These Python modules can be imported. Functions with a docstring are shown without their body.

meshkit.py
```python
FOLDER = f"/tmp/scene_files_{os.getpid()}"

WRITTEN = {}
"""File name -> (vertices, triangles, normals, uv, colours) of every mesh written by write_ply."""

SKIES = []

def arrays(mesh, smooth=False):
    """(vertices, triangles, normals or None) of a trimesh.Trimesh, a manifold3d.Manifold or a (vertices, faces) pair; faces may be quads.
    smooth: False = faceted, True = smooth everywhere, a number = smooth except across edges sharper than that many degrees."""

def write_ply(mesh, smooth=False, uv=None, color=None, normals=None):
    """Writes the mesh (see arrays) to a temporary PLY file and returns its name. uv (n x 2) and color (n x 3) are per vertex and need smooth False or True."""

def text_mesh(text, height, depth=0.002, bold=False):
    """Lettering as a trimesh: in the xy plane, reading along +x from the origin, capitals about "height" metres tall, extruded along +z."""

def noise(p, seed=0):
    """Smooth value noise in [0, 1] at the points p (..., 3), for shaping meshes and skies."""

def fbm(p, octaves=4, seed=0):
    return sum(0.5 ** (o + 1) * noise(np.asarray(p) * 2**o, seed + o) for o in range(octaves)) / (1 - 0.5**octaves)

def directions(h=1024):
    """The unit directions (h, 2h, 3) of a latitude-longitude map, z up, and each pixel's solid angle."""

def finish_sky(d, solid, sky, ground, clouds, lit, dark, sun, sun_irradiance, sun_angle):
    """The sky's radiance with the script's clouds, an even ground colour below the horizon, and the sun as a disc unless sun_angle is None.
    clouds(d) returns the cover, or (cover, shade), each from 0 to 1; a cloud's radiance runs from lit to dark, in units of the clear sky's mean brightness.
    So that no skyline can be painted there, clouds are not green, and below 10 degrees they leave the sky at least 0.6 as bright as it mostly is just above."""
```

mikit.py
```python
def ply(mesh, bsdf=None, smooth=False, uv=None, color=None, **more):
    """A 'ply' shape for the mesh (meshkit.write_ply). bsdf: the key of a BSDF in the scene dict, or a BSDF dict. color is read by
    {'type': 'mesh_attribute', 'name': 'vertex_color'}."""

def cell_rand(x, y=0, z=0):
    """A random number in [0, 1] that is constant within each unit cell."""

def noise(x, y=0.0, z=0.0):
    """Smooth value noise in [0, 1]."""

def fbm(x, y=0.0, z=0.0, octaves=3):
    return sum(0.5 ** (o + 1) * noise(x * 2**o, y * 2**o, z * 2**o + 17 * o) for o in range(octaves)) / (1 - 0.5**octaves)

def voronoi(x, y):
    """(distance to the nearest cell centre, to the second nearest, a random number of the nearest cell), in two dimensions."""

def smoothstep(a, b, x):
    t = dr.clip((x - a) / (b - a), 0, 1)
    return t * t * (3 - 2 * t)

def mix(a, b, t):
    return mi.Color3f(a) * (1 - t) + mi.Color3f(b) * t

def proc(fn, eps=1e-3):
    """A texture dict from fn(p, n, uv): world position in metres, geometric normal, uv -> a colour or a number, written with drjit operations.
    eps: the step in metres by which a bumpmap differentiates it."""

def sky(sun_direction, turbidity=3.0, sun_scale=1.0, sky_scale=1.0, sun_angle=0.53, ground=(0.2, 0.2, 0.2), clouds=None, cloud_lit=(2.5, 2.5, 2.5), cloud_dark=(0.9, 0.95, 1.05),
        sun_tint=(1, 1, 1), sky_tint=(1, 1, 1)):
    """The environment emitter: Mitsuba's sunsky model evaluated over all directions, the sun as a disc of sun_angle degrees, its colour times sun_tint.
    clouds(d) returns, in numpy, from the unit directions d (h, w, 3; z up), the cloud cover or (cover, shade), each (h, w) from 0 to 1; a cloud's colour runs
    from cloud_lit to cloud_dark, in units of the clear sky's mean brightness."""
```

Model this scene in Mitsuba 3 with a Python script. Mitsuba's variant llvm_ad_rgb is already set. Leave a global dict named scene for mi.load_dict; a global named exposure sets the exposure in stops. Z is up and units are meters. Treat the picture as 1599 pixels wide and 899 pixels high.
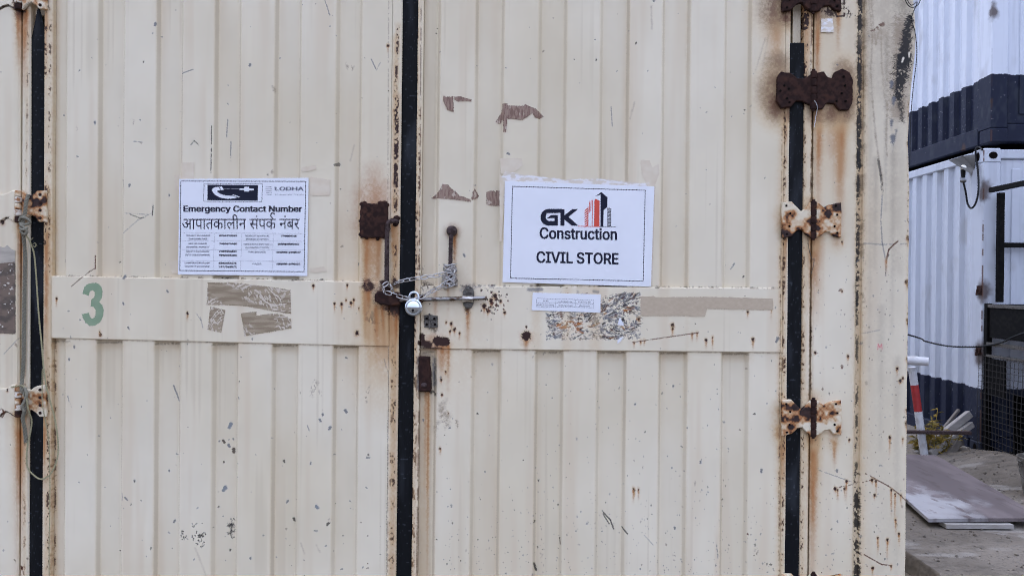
import math, random
import numpy as np, trimesh, drjit as dr, mitsuba as mi, mikit, meshkit
from shapely.geometry import Polygon, Point, LineString, box as sbox
from shapely.ops import unary_union
from shapely import affinity

rng = np.random.default_rng(7)
random.seed(7)
T = mi.ScalarTransform4f
scene, labels = {}, {}

# ------------------------------------------------------------------ camera, sky, exposure
F = 1231.0                                        # focal length in photograph pixels (1599 wide)
EYE = np.array([0.0, -1.954, 1.5])
YAW, PITCH, ROLL = math.radians(2.0), math.radians(-0.37), math.radians(0.45)
fw = np.array([-math.sin(YAW) * math.cos(PITCH), math.cos(YAW) * math.cos(PITCH), math.sin(PITCH)])
r0 = np.cross(fw, [0, 0, 1]); r0 /= np.linalg.norm(r0)
u0 = np.cross(r0, fw)
UPV = u0 * math.cos(ROLL) - r0 * math.sin(ROLL)
RT = np.cross(fw, UPV)
scene['camera'] = {'type': 'perspective', 'fov': 2 * math.degrees(math.atan(799.5 / F)), 'fov_axis': 'x', 'near_clip': 0.05, 'far_clip': 400.0,
                   'to_world': T().look_at(origin=EYE.tolist(), target=(EYE + fw).tolist(), up=UPV.tolist())}
exposure = 1.5


def overcast(d):
    """An even cover, three times as bright overhead as at the horizon."""
    z = np.clip(d[..., 2], 0, 1)
    return np.ones_like(z), 1 - (1 + 2 * z) / 3


scene['sky'] = mikit.sky([-0.25, 0.35, 0.9], turbidity=3, sun_scale=0.15, sun_angle=14, clouds=overcast,
                         cloud_lit=(6.3, 7.1, 9.6), cloud_dark=(2.1, 2.37, 3.2), ground=(0.18, 0.17, 0.16))


# ------------------------------------------------------------------ measuring helpers
def rays(px, py):
    px, py = np.asarray(px, float), np.asarray(py, float)
    return fw + ((px - 799.5) / F)[..., None] * RT - ((py - 449.5) / F)[..., None] * UPV


def at(px, py, Y):
    """Where the sight line of a photograph pixel meets the upright plane y = Y."""
    d = rays(px, py)
    return EYE + d * ((Y - EYE[1]) / d[..., 1])[..., None]


def atx(px, py, X):
    d = rays(px, py)
    return EYE + d * ((X - EYE[0]) / d[..., 0])[..., None]


def atz(px, py, Z):
    d = rays(px, py)
    return EYE + d * ((Z - EYE[2]) / d[..., 2])[..., None]




def W(px, py, y=0.0):
    """Door plane (y = 0), then moved out by y (negative: towards the viewer)."""
    p = at(px, py, 0.0)
    p[..., 1] = y
    return p


def X_(px, py=449):
    return float(W(px, py)[0])


def Z_(py, px=800):
    return float(W(px, py)[2])


M_PX = float(W(801, 449)[0] - W(800, 449)[0])       # metres per photograph pixel on the door plane

# ------------------------------------------------------------------ mesh helpers


def tm(v, f):
    return trimesh.Trimesh(np.asarray(v, float), np.asarray(f, int), process=False)


def cat(ms):
    return trimesh.util.concatenate([m for m in ms if m is not None])


def bx(x0, x1, y0, y1, z0, z1, b=0.0):
    """Box with chamfered edges."""
    c = np.array([(x0 + x1) / 2, (y0 + y1) / 2, (z0 + z1) / 2])
    h = np.array([abs(x1 - x0), abs(y1 - y0), abs(z1 - z0)]) / 2
    if b <= 0:
        m = trimesh.creation.box(2 * h)
    else:
        b = min(b, 0.45 * h.min())
        pts = []
        for s in np.ndindex(2, 2, 2):
            s = np.array(s) * 2 - 1
            for k in range(3):
                q = h - b
                q[k] = h[k]
                pts.append(s * q)
        m = trimesh.convex.convex_hull(np.array(pts))
    m.apply_translation(c)
    return m


def orient(m, axes, origin):
    """Move a mesh to a frame with the given axes (rows)."""
    M = np.eye(4)
    M[:3, :3] = np.array(axes).T
    M[:3, 3] = origin
    return m.copy().apply_transform(M)


def tube(pts, r, n=10, caps=True, twist=0.0, squash=None):
    """Round tube along a polyline; r number or list."""
    p = np.asarray(pts, float)
    r = np.broadcast_to(np.asarray(r, float), len(p))
    t = np.gradient(p, axis=0)
    t /= np.linalg.norm(t, axis=1, keepdims=True) + 1e-12
    ref = np.array([0, 0, 1.0]) if abs(t[0, 2]) < 0.9 else np.array([1.0, 0, 0])
    a = np.cross(t[0], ref); a /= np.linalg.norm(a)
    v, ang = [], np.arange(n) * 2 * math.pi / n
    for i in range(len(p)):
        a = a - t[i] * (a @ t[i]); a /= np.linalg.norm(a)
        b = np.cross(t[i], a)
        v.append(p[i] + r[i] * (np.cos(ang)[:, None] * a + np.sin(ang)[:, None] * b))
    v = np.vstack(v)
    f = []
    for i in range(len(p) - 1):
        for k in range(n):
            k2 = (k + 1) % n
            f += [[i * n + k, i * n + k2, (i + 1) * n + k2], [i * n + k, (i + 1) * n + k2, (i + 1) * n + k]]
    if caps:
        v = np.vstack([v, p[0], p[-1]])
        c0, c1, e = len(v) - 2, len(v) - 1, (len(p) - 1) * n
        for k in range(n):
            k2 = (k + 1) % n
            f += [[c0, k2, k], [c1, e + k, e + k2]]
    return tm(v, f)


def spline(pts, n=8):
    """Catmull-Rom through the points."""
    p = np.asarray(pts, float)
    q = np.vstack([2 * p[0] - p[1], p, 2 * p[-1] - p[-2]])
    out = []
    for i in range(1, len(q) - 2):
        for t in np.arange(n) / n:
            out.append(0.5 * ((2 * q[i]) + (-q[i - 1] + q[i + 1]) * t + (2 * q[i - 1] - 5 * q[i] + 4 * q[i + 1] - q[i + 2]) * t * t + (-q[i - 1] + 3 * q[i] - 3 * q[i + 1] + q[i + 2]) * t ** 3))
    out.append(p[-1])
    return np.array(out)


def tri2d(poly):
    return trimesh.creation.triangulate_polygon(poly, engine='earcut')


def plate(poly, y0, y1, bevel=0.0, jag=0.0, step=None, seed=0):
    """Polygon in (X, Z) metres as a plate from y1 (back) to y0 (front, nearer the viewer) with bevelled front edges."""
    if poly.geom_type != 'Polygon':
        return cat([plate(g, y0, y1, bevel, jag, step, seed) for g in poly.geoms])
    poly = poly.buffer(0)
    if step:
        poly = poly.segmentize(step)
        if jag:
            def jit(ring):
                c = np.array(ring.coords[:-1])
                n = meshkit.noise(np.c_[c * 110, np.full(len(c), seed)], seed) - 0.5
                n2 = meshkit.noise(np.c_[c * 110, np.full(len(c), seed + 9)], seed + 5) - 0.5
                return c + np.c_[n, n2] * 2 * jag
            poly = Polygon(jit(poly.exterior), [jit(i) for i in poly.interiors]).buffer(0)
            if poly.geom_type != 'Polygon':
                poly = max(poly.geoms, key=lambda g: g.area)
    from shapely.geometry.polygon import orient as so
    poly = so(poly)
    rings = [np.array(r.coords[:-1]) for r in [poly.exterior, *poly.interiors]]
    flat = np.vstack(rings)
    ins = []
    for c in rings:
        a, b = np.roll(c, 1, 0), np.roll(c, -1, 0)
        e1, e2 = c - a, b - c
        n1 = np.c_[-e1[:, 1], e1[:, 0]] / (np.linalg.norm(e1, axis=1)[:, None] + 1e-12)
        n2 = np.c_[-e2[:, 1], e2[:, 0]] / (np.linalg.norm(e2, axis=1)[:, None] + 1e-12)
        n = n1 + n2
        n /= np.maximum(np.linalg.norm(n, axis=1)[:, None], 0.6)
        ins.append(c + n * bevel)
    ins = np.vstack(ins)
    v2, f2 = tri2d(poly)
    key = {tuple(np.round(p, 7)): i for i, p in enumerate(flat)}
    idx = np.array([key[tuple(np.round(p, 7))] for p in v2])
    n = len(flat)
    ft = idx[f2]
    # orientation: the front faces -y; in (X, Z) counter-clockwise seen from -y
    a, b, c = flat[ft[:, 0]], flat[ft[:, 1]], flat[ft[:, 2]]
    s = (b[:, 0] - a[:, 0]) * (c[:, 1] - a[:, 1]) - (b[:, 1] - a[:, 1]) * (c[:, 0] - a[:, 0])
    ft = np.where(s[:, None] < 0, ft[:, ::-1], ft)
    V = np.vstack([np.c_[ins[:, 0], np.full(n, y0), ins[:, 1]], np.c_[flat[:, 0], np.full(n, y0 + bevel), flat[:, 1]], np.c_[flat[:, 0], np.full(n, y1), flat[:, 1]]])
    Fc = [ft, ft[:, ::-1] + 2 * n]
    o = 0
    for c in rings:
        m = len(c)
        i = np.arange(m) + o
        j = (np.arange(m) + 1) % m + o
        for l in ((0, 1), (1, 2)):
            A, B = l[0] * n, l[1] * n
            Fc += [np.c_[i + A, i + B, j + B], np.c_[i + A, j + B, j + A]]
        o += m
    return tm(V, np.vstack(Fc))


def pxpoly(pts):
    w = W(np.array([p[0] for p in pts]), np.array([p[1] for p in pts]))
    return Polygon(w[:, [0, 2]])


# ------------------------------------------------------------------ registering
def numbered(k):
    if k not in scene and k not in labels and not any(x.startswith(k + '__') for x in scene):
        return k
    i = 1
    while True:
        q = f'{k}_{i:03d}'
        if q not in scene and q not in labels and not any(x.startswith(q + '__') for x in scene):
            return q
        i += 1


def thing(name, label, cat_, group=None):
    k = numbered(name)
    labels[k] = {'label': label, 'category': cat_}
    if group:
        labels[k]['group'] = group
    return k


def obj(name, mesh, m, parent=None, smooth=False, label=None, **kw):
    k = numbered((parent + '__' if parent else '') + name)
    scene[k] = mikit.ply(mesh, m, smooth, **kw)
    if label:
        labels[k] = {'label': label}
    return k


def whole(name, mesh, m, label, cat_, group=None, smooth=False):
    k = numbered(name)
    scene[k] = mikit.ply(mesh, m, smooth)
    labels[k] = {'label': label, 'category': cat_}
    if group:
        labels[k]['group'] = group
    return k


def holder(name, parent):
    """A part with sub-parts only (no mesh of its own)."""
    k = numbered(parent + '__' + name)
    labels[k] = {}
    return k


# ------------------------------------------------------------------ materials
def pr(color, rough=0.6, metal=0.0, spec=0.4, bump=None, bscale=1.0, eps=1e-3, **kw):
    c = mikit.proc(color) if callable(color) else {'type': 'rgb', 'value': list(color)}
    d = {'type': 'principled', 'base_color': c, 'roughness': mikit.proc(rough) if callable(rough) else rough, 'metallic': metal, 'specular': spec, **kw}
    if bump:
        d = {'type': 'bumpmap', 'arbitrary': mikit.proc(bump, eps=eps), 'scale': bscale, 'bsdf': d}
    return {'type': 'twosided', 'bsdf': d}


ss, mix, nz, fbm = mikit.smoothstep, mikit.mix, mikit.noise, mikit.fbm

# --- the marks on the cream paint: every one a capsule at its place on the front (photograph px -> door plane)
COL = {'D': (.032, .013, .009), 'O': (.36, .135, .035), 'Y': (.56, .40, .215), 'G': (.13, .135, .15), 'K': (.018, .016, .015), 'B': (.15, .175, .205), 'L': (.33, .26, .18), 'W': (.70, .63, .52),
       'R': (.11, .040, .022), 'P': (.60, .18, .20), 'T': (.15, .115, .08)}
CK = list(COL)
marks = []


def cap(c, x0, y0, x1, y1, r0=1.0, r1=None, soft=0.6, a=1.0, cov=1.0, edge=0.0, fade=0.0):
    """r, soft and edge in photograph px. cov < 1 breaks the mark up; fade weakens it along its length."""
    if cov < 1 and (soft >= 3.5 and c in 'YOLT' or soft >= 6 and c == 'R' or fade > .5):
        cov = 2.0                                                    # a soft stain: only mottled
    marks.append((c, x0, y0, x1, y1, r0, r0 if r1 is None else r1, soft, a, cov, edge, fade))


def streak(x, y, L, r=3.0, a=0.8, c='O', soft=3.0, cov=0.9):
    cap('Y', x, y - 2, x - L * 0.008, y + L * 1.15, r * 1.9, r * 1.2, soft * 1.8, min(1, a * .75), 2.0, 1.5, 0.85)
    cap(c, x, y, x + rng.uniform(-1, 1) - L * 0.008, y + L, r, r * 0.5, soft, a, cov, 1.5, 0.82)
    cap(c, x + r * rng.uniform(-.4, .4), y, x - L * 0.008, y + L * .55, r * .55, r * 0.3, r * .4, a, cov, 1.2, 0.6)


def spot(x, y, r, L=0, halo=1.0, core='D', a=1.0):
    if halo:
        cap('O', x, y, x, y + r * .6, r * 1.2, r * 1.2, r * 1.2, 0.6 * halo, 0.9, r * .8)
    if L:
        streak(x, y, L, max(1.1, r * 0.6), 0.85, soft=max(1.2, r * .5))
    cap(core, x, y - r * .3, x, y + r * .3, r, r * .85, 0.9, a, 1.0, r * 0.7)


def scratch(pts, c='G', r=0.8, a=0.75, cov=0.85):
    for (p, q) in zip(pts[:-1], pts[1:]):
        if c == 'L':                                                 # a washed-out run: soft, of uneven width
            cap(c, *p, *q, r * rng.uniform(.8, 1.6), r * rng.uniform(.6, 1.4), 1.7, a * rng.uniform(.6, .95), 2.0, 1.2)
        else:
            cap(c, *p, *q, r, r, 0.6, a, cov, 0.3)


# broad stains first
for (x, y0, y1, r, a) in [(75, 300, 899, 6, .55), (660, 480, 899, 9, .4), (618, 60, 520, 5, .6), (616, 520, 899, 6, .65), (644, 0, 899, 5, .5), (654, 0, 340, 4, .4), (1222, 140, 899, 5, .6),
                          (1258, 0, 899, 8, .35), (1380, 0, 899, 30, .20), (1345, 0, 899, 12, .25), (1300, 0, 110, 30, .35), (32, 490, 600, 7, .2), (72, 90, 300, 4, .6),
                          (570, 380, 560, 40, .35), (720, 450, 560, 60, .3), (600, 430, 620, 30, .35), (1075, 20, 899, 2.5, .12), (84, 0, 430, 3, .3), (84, 530, 899, 4, .45)]:
    cap('L' if x == 1380 else 'Y', x, y0, x - (y1 - y0) * .006, y1, r, r, r * 1.2, a, .75, 3)
for (x, y, L, r, a) in [(38, 20, 130, 7, .85), (30, 10, 90, 4, .8), (72, 22, 100, 4, .75), (34, 350, 150, 5, .9), (33, 655, 120, 6, 1.0), (33, 650, 245, 9, .55), (74, 365, 250, 5, .7), (70, 660, 120, 4, .7),
                        (572, 372, 130, 5, .85), (590, 374, 120, 6, .7), (580, 374, 110, 12, .4), (617, 355, 110, 6, .85), (573, 455, 90, 4, .8), (577, 470, 110, 5, .6), (588, 485, 90, 9, .7), (601, 490, 100, 12, .7), (612, 480, 90, 9, .9),
                        (710, 365, 75, 3, .8), (731, 470, 75, 3.5, .8), (700, 425, 60, 2, .5), (690, 545, 55, 8, .55), (700, 540, 70, 3, .6), (668, 610, 290, 2.0, .8), (664, 610, 200, 3, .35), (680, 455, 90, 4, .3),
                        (1278, 172, 170, 6, 1), (1312, 178, 190, 8, 1), (1314, 178, 90, 5, 1), (1300, 178, 120, 16, .3), (1226, 175, 90, 4, .5), (1268, 372, 110, 6, .8), (1275, 372, 130, 9, .45), (1270, 680, 130, 5.5, 1.0), (1270, 685, 230, 6, .85), (1269, 680, 60, 4, 1), (1302, 690, 40, 3, .7),
                        (1222, 685, 100, 6, .8), (1225, 374, 90, 4, .6), (1276, 20, 160, 4, .9), (1260, 10, 120, 5, .6), (1345, 60, 700, 3, .35), (1215, 40, 80, 8, .4), (1208, 30, 120, 14, .25), (1308, 20, 60, 4, .6), (1252, 395, 490, 3, .3)]:
    streak(x, y, L, r, min(1, a * 1.15), soft=r * .8, cov=.95)
# dark haloes round the hinges
for (x, y, r, a) in [(1215, 108, 18, .7), (1211, 145, 22, .9), (1216, 165, 18, .8), (1232, 174, 10, .7), (1326, 145, 14, .85), (1318, 170, 14, .8), (1295, 176, 12, .7), (1272, 176, 12, .6), (1315, 112, 12, .6), (1215, 10, 26, .75), (1228, 22, 10, .8), (1280, 10, 20, .6), (1325, 120, 10, .5)]:
    cap('Y', x, y - 12, x, y + 14, r * 1.2, r * 1.2, r * 1.2, a * .8, 1, 5)
    cap('R', x, y - 6, x, y + 6, r * .9, r * .9, r * .8, min(1, a * 1.15), .95, 5)
for (x, y) in [(565, 345), (585, 345), (600, 340), (585, 312)]:
    cap('O', x, y - 40, x, y + 5, 14, 16, 20, .4, .8, 8)
for (x, y, rx, a) in [(1224, 344, 9, .7), (1266, 318, 6, .6), (1268, 372, 8, .7), (1306, 374, 8, .4), (1224, 651, 12, .8), (1268, 626, 8, .6), (1268, 680, 9, .8), (1300, 680, 9, .5), (1218, 675, 8, .7), (74, 345, 6, .6), (72, 300, 4, .5), (70, 648, 7, .7), (72, 604, 5, .5), (32, 348, 6, .7), (32, 652, 6, .7)]:
    cap('Y', x, y - 6, x, y + 10, rx * 1.4, rx * 1.2, rx * 1.2, a, 2, 4)
    cap('O', x, y - 4, x, y + 6, rx * .7, rx * .6, rx * .7, a * .8, 2, 5)
cap('T', 1352, -30, 1348, 150, 8, 6, 9, .35, 2, 6)
cap('T', 1412, -30, 1408, 60, 12, 10, 12, .5, 2, 8)
cap('L', 1378, -30, 1380, 140, 26, 16, 22, .40, 2, 8)
cap('L', 1398, 140, 1400, 420, 12, 8, 12, .30, 2, 6)
for (x, y0, y1, r, a) in [(1366, 250, 420, 4, .3), (1383, 60, 330, 3, .35), (1393, 230, 520, 4, .25), (1375, 480, 700, 5, .18), (1400, 560, 899, 5, .2), (1358, 100, 600, 4, .2)]:
    cap('T', x, y0, x - 2, y1, r, r * .5, r, a, 2, 2, .5)
# dirty seam of the corner post and right edge
cap('Y', 1344, -40, 1338, 960, 8, 8, 6, .5, .8, 3)
cap('D', 1344, -40, 1341, 480, 7, 6, 5, .5, .45, 3)
cap('K', 1343, -40, 1341, 260, 4.2, 4.2, 1.6, .95, .80, 3)
cap('K', 1341, 240, 1339, 480, 3.0, 2.8, 1.6, .92, .68, 3)
cap('K', 1339, 470, 1338, 760, 2.2, 2.2, 1.4, .85, .55, 2)
cap('K', 1338, 740, 1338, 960, 3.8, 4.2, 1.6, .95, .68, 3)
cap('R', 1412, 40, 1402, 175, 13, 11, 10, .45, .7, 9)
cap('L', 1408, 50, 1402, 170, 18, 14, 12, .6, 2, 9)
cap('K', 1419, 28, 1408, 100, 4, 11, 3, .98, 1, 9)
cap('K', 1409, 95, 1401, 150, 13, 7, 3, .98, .92, 10)
cap('K', 1400, 110, 1398, 150, 3, 2, 2, .9, .9, 5)
cap('W', 1409, 92, 1407, 98, 1.6, 1.2, .8, 1)
cap('W', 1418, 84, 1418, 90, 1.4, 1, .8, 1)
cap('K', 1402, 150, 1408, 190, 5, 2, 4, .9, .65, 6)
for (x, y, r, L) in [(1394, 155, 3, 20), (1391, 190, 2.5, 18), (1393, 215, 4, 26), (1391, 130, 3, 16), (1398, 205, 1.5, 10)]:
    cap('G', x, y, x - 1, y + L * .4, r, r * .6, 2, .85, .8, 2); cap('G', x, y, x - 1, y + L, r * .7, .5, 2, .5, .8, 1, .9)
scratch([(1355, 0), (1361, 60), (1358, 110), (1361, 160), (1366, 215), (1370, 245), (1376, 275), (1377, 305)], 'L', 1.2, .8)
scratch([(1370, 250), (1374, 275), (1376, 300)], 'K', 1.8, .7, .7)
scratch([(1359, 0), (1362, 40), (1366, 70), (1374, 40), (1375, 100), (1379, 150), (1384, 165), (1382, 225), (1384, 245)], 'L', 1.1, .7)
scratch([(1397, 20), (1398, 80), (1395, 140)], 'L', 1.0, .6)
scratch([(1376, 305), (1374, 345), (1376, 380), (1382, 410), (1381, 430)], 'G', 1.0, .6)
cap('R', 1360, 50, 1377, 39, 2, 3, 1.5, .8, .7, 3)
cap('L', 1350, 60, 1377, 55, 10, 8, 9, .5, .8, 5)
scratch([(1348, 380), (1376, 382), (1415, 381)], 'G', 1.2, .45)
scratch([(1382, 408), (1386, 390), (1394, 382), (1400, 377)], 'R', 1.2, .9, 1.0)
streak(1382, 408, 20, 1.2, .8)
for (x, y) in [(1416, 372), (1414, 440), (1417, 225), (1416, 560), (1415, 640), (1414, 660), (1417, 870), (1416, 500)]:
    spot(x, y, 2.6, 14)
# edge rust along every strip beside the gaps
for (xt, xb, y0, y1, r, cov, a) in [(622, 616, 40, 200, 2.0, .42, .95), (620, 618, 150, 320, 3.4, .58, 1), (618, 615, 310, 560, 2.5, .38, .9), (617, 612, 500, 940, 3.0, .33, .95), (613, 607, 540, 940, 1.2, .3, .7),
                                    (652, 648, 0, 330, 1.8, .42, .95), (656, 653, 160, 460, 1.6, .3, .9), (650, 645, 320, 560, 3.4, .42, .95), (648, 641, 540, 940, 2.6, .34, .95), (652, 645, 560, 940, 1.3, .4, .6),
                                    (1226, 1222, 120, 620, 1.9, .34, .9), (1225, 1220, 560, 940, 1.6, .32, .9), (1218, 1217, 400, 940, 1.0, .3, .7), (1257, 1251, 60, 940, 2.0, .25, .95), (1261, 1256, -20, 120, 3.6, .5, 1), (1253, 1250, 200, 600, 1.4, .4, .8),
                                    (73, 71, 0, 120, 2.5, .5, .9), (79, 77, 20, 430, 1.8, .36, .8), (73, 70, 280, 380, 2.5, .42, .9), (76, 75, 560, 960, 2.4, .36, .9), (82, 80, 530, 960, 1.3, .45, .8), (44, 41, 40, 300, .9, .3, .6), (40, 38, 300, 940, 1.2, .3, .5),
                                    (1417, 1417, 420, 940, 1.6, .35, .95), (1417, 1416, 160, 420, 1.2, .3, .8), (1270, 1268, 0, 320, 1.0, .5, .9), (1267, 1266, 370, 630, .8, .4, .8)]:
    cap('Y', xt, y0, xb, y1, r * 1.6, r * 1.6, 4, .45, .8, 1)
    cap('O', xt, y0, xb, y1, r * 1.5, r * 1.5, r * 1.2, .30, min(.62, cov + .10), 1.4)
    cap('D', xt, y0, xb, y1, r, r, .8, a, cov, 1.4)
# seams
for (x0, y0, x1, y1, a) in [(607, 0, 605, 440, .35), (607, 540, 605, 940, .5), (658, 0, 655, 430, .7), (655, 545, 650, 940, .75), (1221, 200, 1219, 445, .35), (1218, 460, 1216, 940, .45), (1268, 0, 1266, 110, .8), (1268, 175, 1265, 320, .85), (1266, 380, 1263, 620, .7), (1264, 690, 1262, 940, .7)]:
    cap('R', x0, y0, x1, y1, .8, .8, .8, a, .75, .5)
# mid rail welds: caulk and dirt lines above and below
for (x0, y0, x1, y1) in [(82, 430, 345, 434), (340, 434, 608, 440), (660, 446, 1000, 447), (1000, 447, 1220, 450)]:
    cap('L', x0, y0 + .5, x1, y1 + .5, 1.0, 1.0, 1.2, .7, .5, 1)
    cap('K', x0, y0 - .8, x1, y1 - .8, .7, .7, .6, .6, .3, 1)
for (x0, y0, x1, y1) in [(84, 529, 610, 541), (660, 545, 1218, 551)]:
    cap('L', x0, y0, x1, y1, 1.2, 1.2, 1, .4, .6, 1)
for (x, y) in [(500, 436), (425, 437), (348, 434), (455, 437), (725, 447), (745, 446), (1027, 449), (1068, 449), (790, 448), (880, 449)]:
    cap('K', x - 4, y, x + 5, y + .3, 1.3, 1.0, .7, .75, .5, 1.4)
# right rail: the scoured patch, adhesive strip, rust pits
for y in np.arange(461, 530, 3.2):
    for x in np.arange(854, 996, 12.0):
        if x < 930 and y < 487:
            continue
        cap('G' if rng.random() < .75 else 'R', x, y + rng.uniform(-1, 1), x + 13, y - rng.uniform(0, 4), rng.uniform(1.2, 2.4), 1.0, .8, rng.uniform(.5, .85), .58, 2.5)
for _ in range(420):
    x, y = rng.uniform(854, 996), rng.uniform(459, 529)
    if x < 938 and y < 489 and rng.random() < .8:
        continue
    a = -.12 + .6 * math.sin(x * .06 + y * .1) + rng.normal(0, .2); L = rng.uniform(3, 12)
    cap(rng.choice(['G', 'K', 'W', 'O', 'R', 'T'], p=[.36, .26, .17, .05, .08, .08]), x, y, x + L * math.cos(a), y + L * math.sin(a), rng.uniform(.7, 1.7), .4, .5, rng.uniform(.6, .95), .85, .8)
for _ in range(26):
    x, y = rng.uniform(868, 925), rng.uniform(498, 518)
    cap('O', x, y, x + rng.uniform(4, 12), y - rng.uniform(-2, 4), 1.3, .8, .8, .8, .8, 1)
for (x0, x1) in [(838, 838), (885, 885), (930, 930)]:
    cap('Y', x0, 452, x0, 540, 6, 8, 6, .35, .7, 3)
for (x, y, r, L) in [(822, 525, 6.5, 26), (822, 510, 1.5, 0), (1050, 508, 2.6, 16), (1050, 513, 1.6, 12), (1102, 531, 2.0, 14), (1112, 527, 1.0, 18), (1175, 530, 2.4, 16), (1088, 520, 1.0, 12), (1080, 521, .9, 12), (1167, 487, 1.8, 10), (1204, 475, 1.6, 24), (997, 498, 1.6, 6),
                     (990, 535, .9, 9), (1000, 533, .9, 8), (1006, 532, .8, 8), (1147, 470, 1, 6), (767, 470, 3, 12), (756, 478, 3, 14), (773, 462, 3, 8), (782, 470, 2, 8), (788, 488, 1.8, 8), (762, 486, 2, 10), (705, 505, 2.2, 10), (710, 514, 2.4, 10), (703, 517, 1.6, 8), (697, 503, 1.2, 4), (718, 520, 1.4, 10),
                     (523, 474, 1.6, 14), (534, 475, 2, 16), (549, 473, 2, 10), (553, 468, 1.5, 14), (561, 481, 1, 6), (541, 468, 1, 5), (573, 497, 2.4, 0), (558, 520, 3.2, 3), (608, 357, 2.6, 8), (490, 446, 2, 10), (543, 445, 1.6, 8),
                     (158, 522, 2.2, 0), (157, 518, 1.0, 7), (294, 489, 2.2, 12), (90, 466, 1.6, 14), (990, 766, 2.0, 14), (989, 763, 1.2, 20), (997, 764, .9, 16), (687, 700, 1.6, 10), (606, 72, 1.6, 10), (689, 593, 1.6, 6), (696, 580, 1.2, 8), (690, 616, 1.4, 5), (700, 645, 1.2, 4)]:
    spot(x, y, r, L)
for _ in range(60):
    x, y = rng.normal(770, 9), rng.normal(472, 11)
    cap('D' if rng.random() < .6 else 'R', x, y, x + rng.uniform(-1, 2), y + rng.uniform(0, 3), rng.uniform(.7, 2.0), .6, .6, .9, .9, 1.2)
for _ in range(70):
    x, y = rng.normal(586, 7), rng.normal(494, 9)
    cap('D' if rng.random() < .6 else 'R', x, y, x + rng.uniform(-1, 1), y + rng.uniform(0, 4), rng.uniform(.7, 1.9), .6, .6, .9, .9, 1.2)
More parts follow.
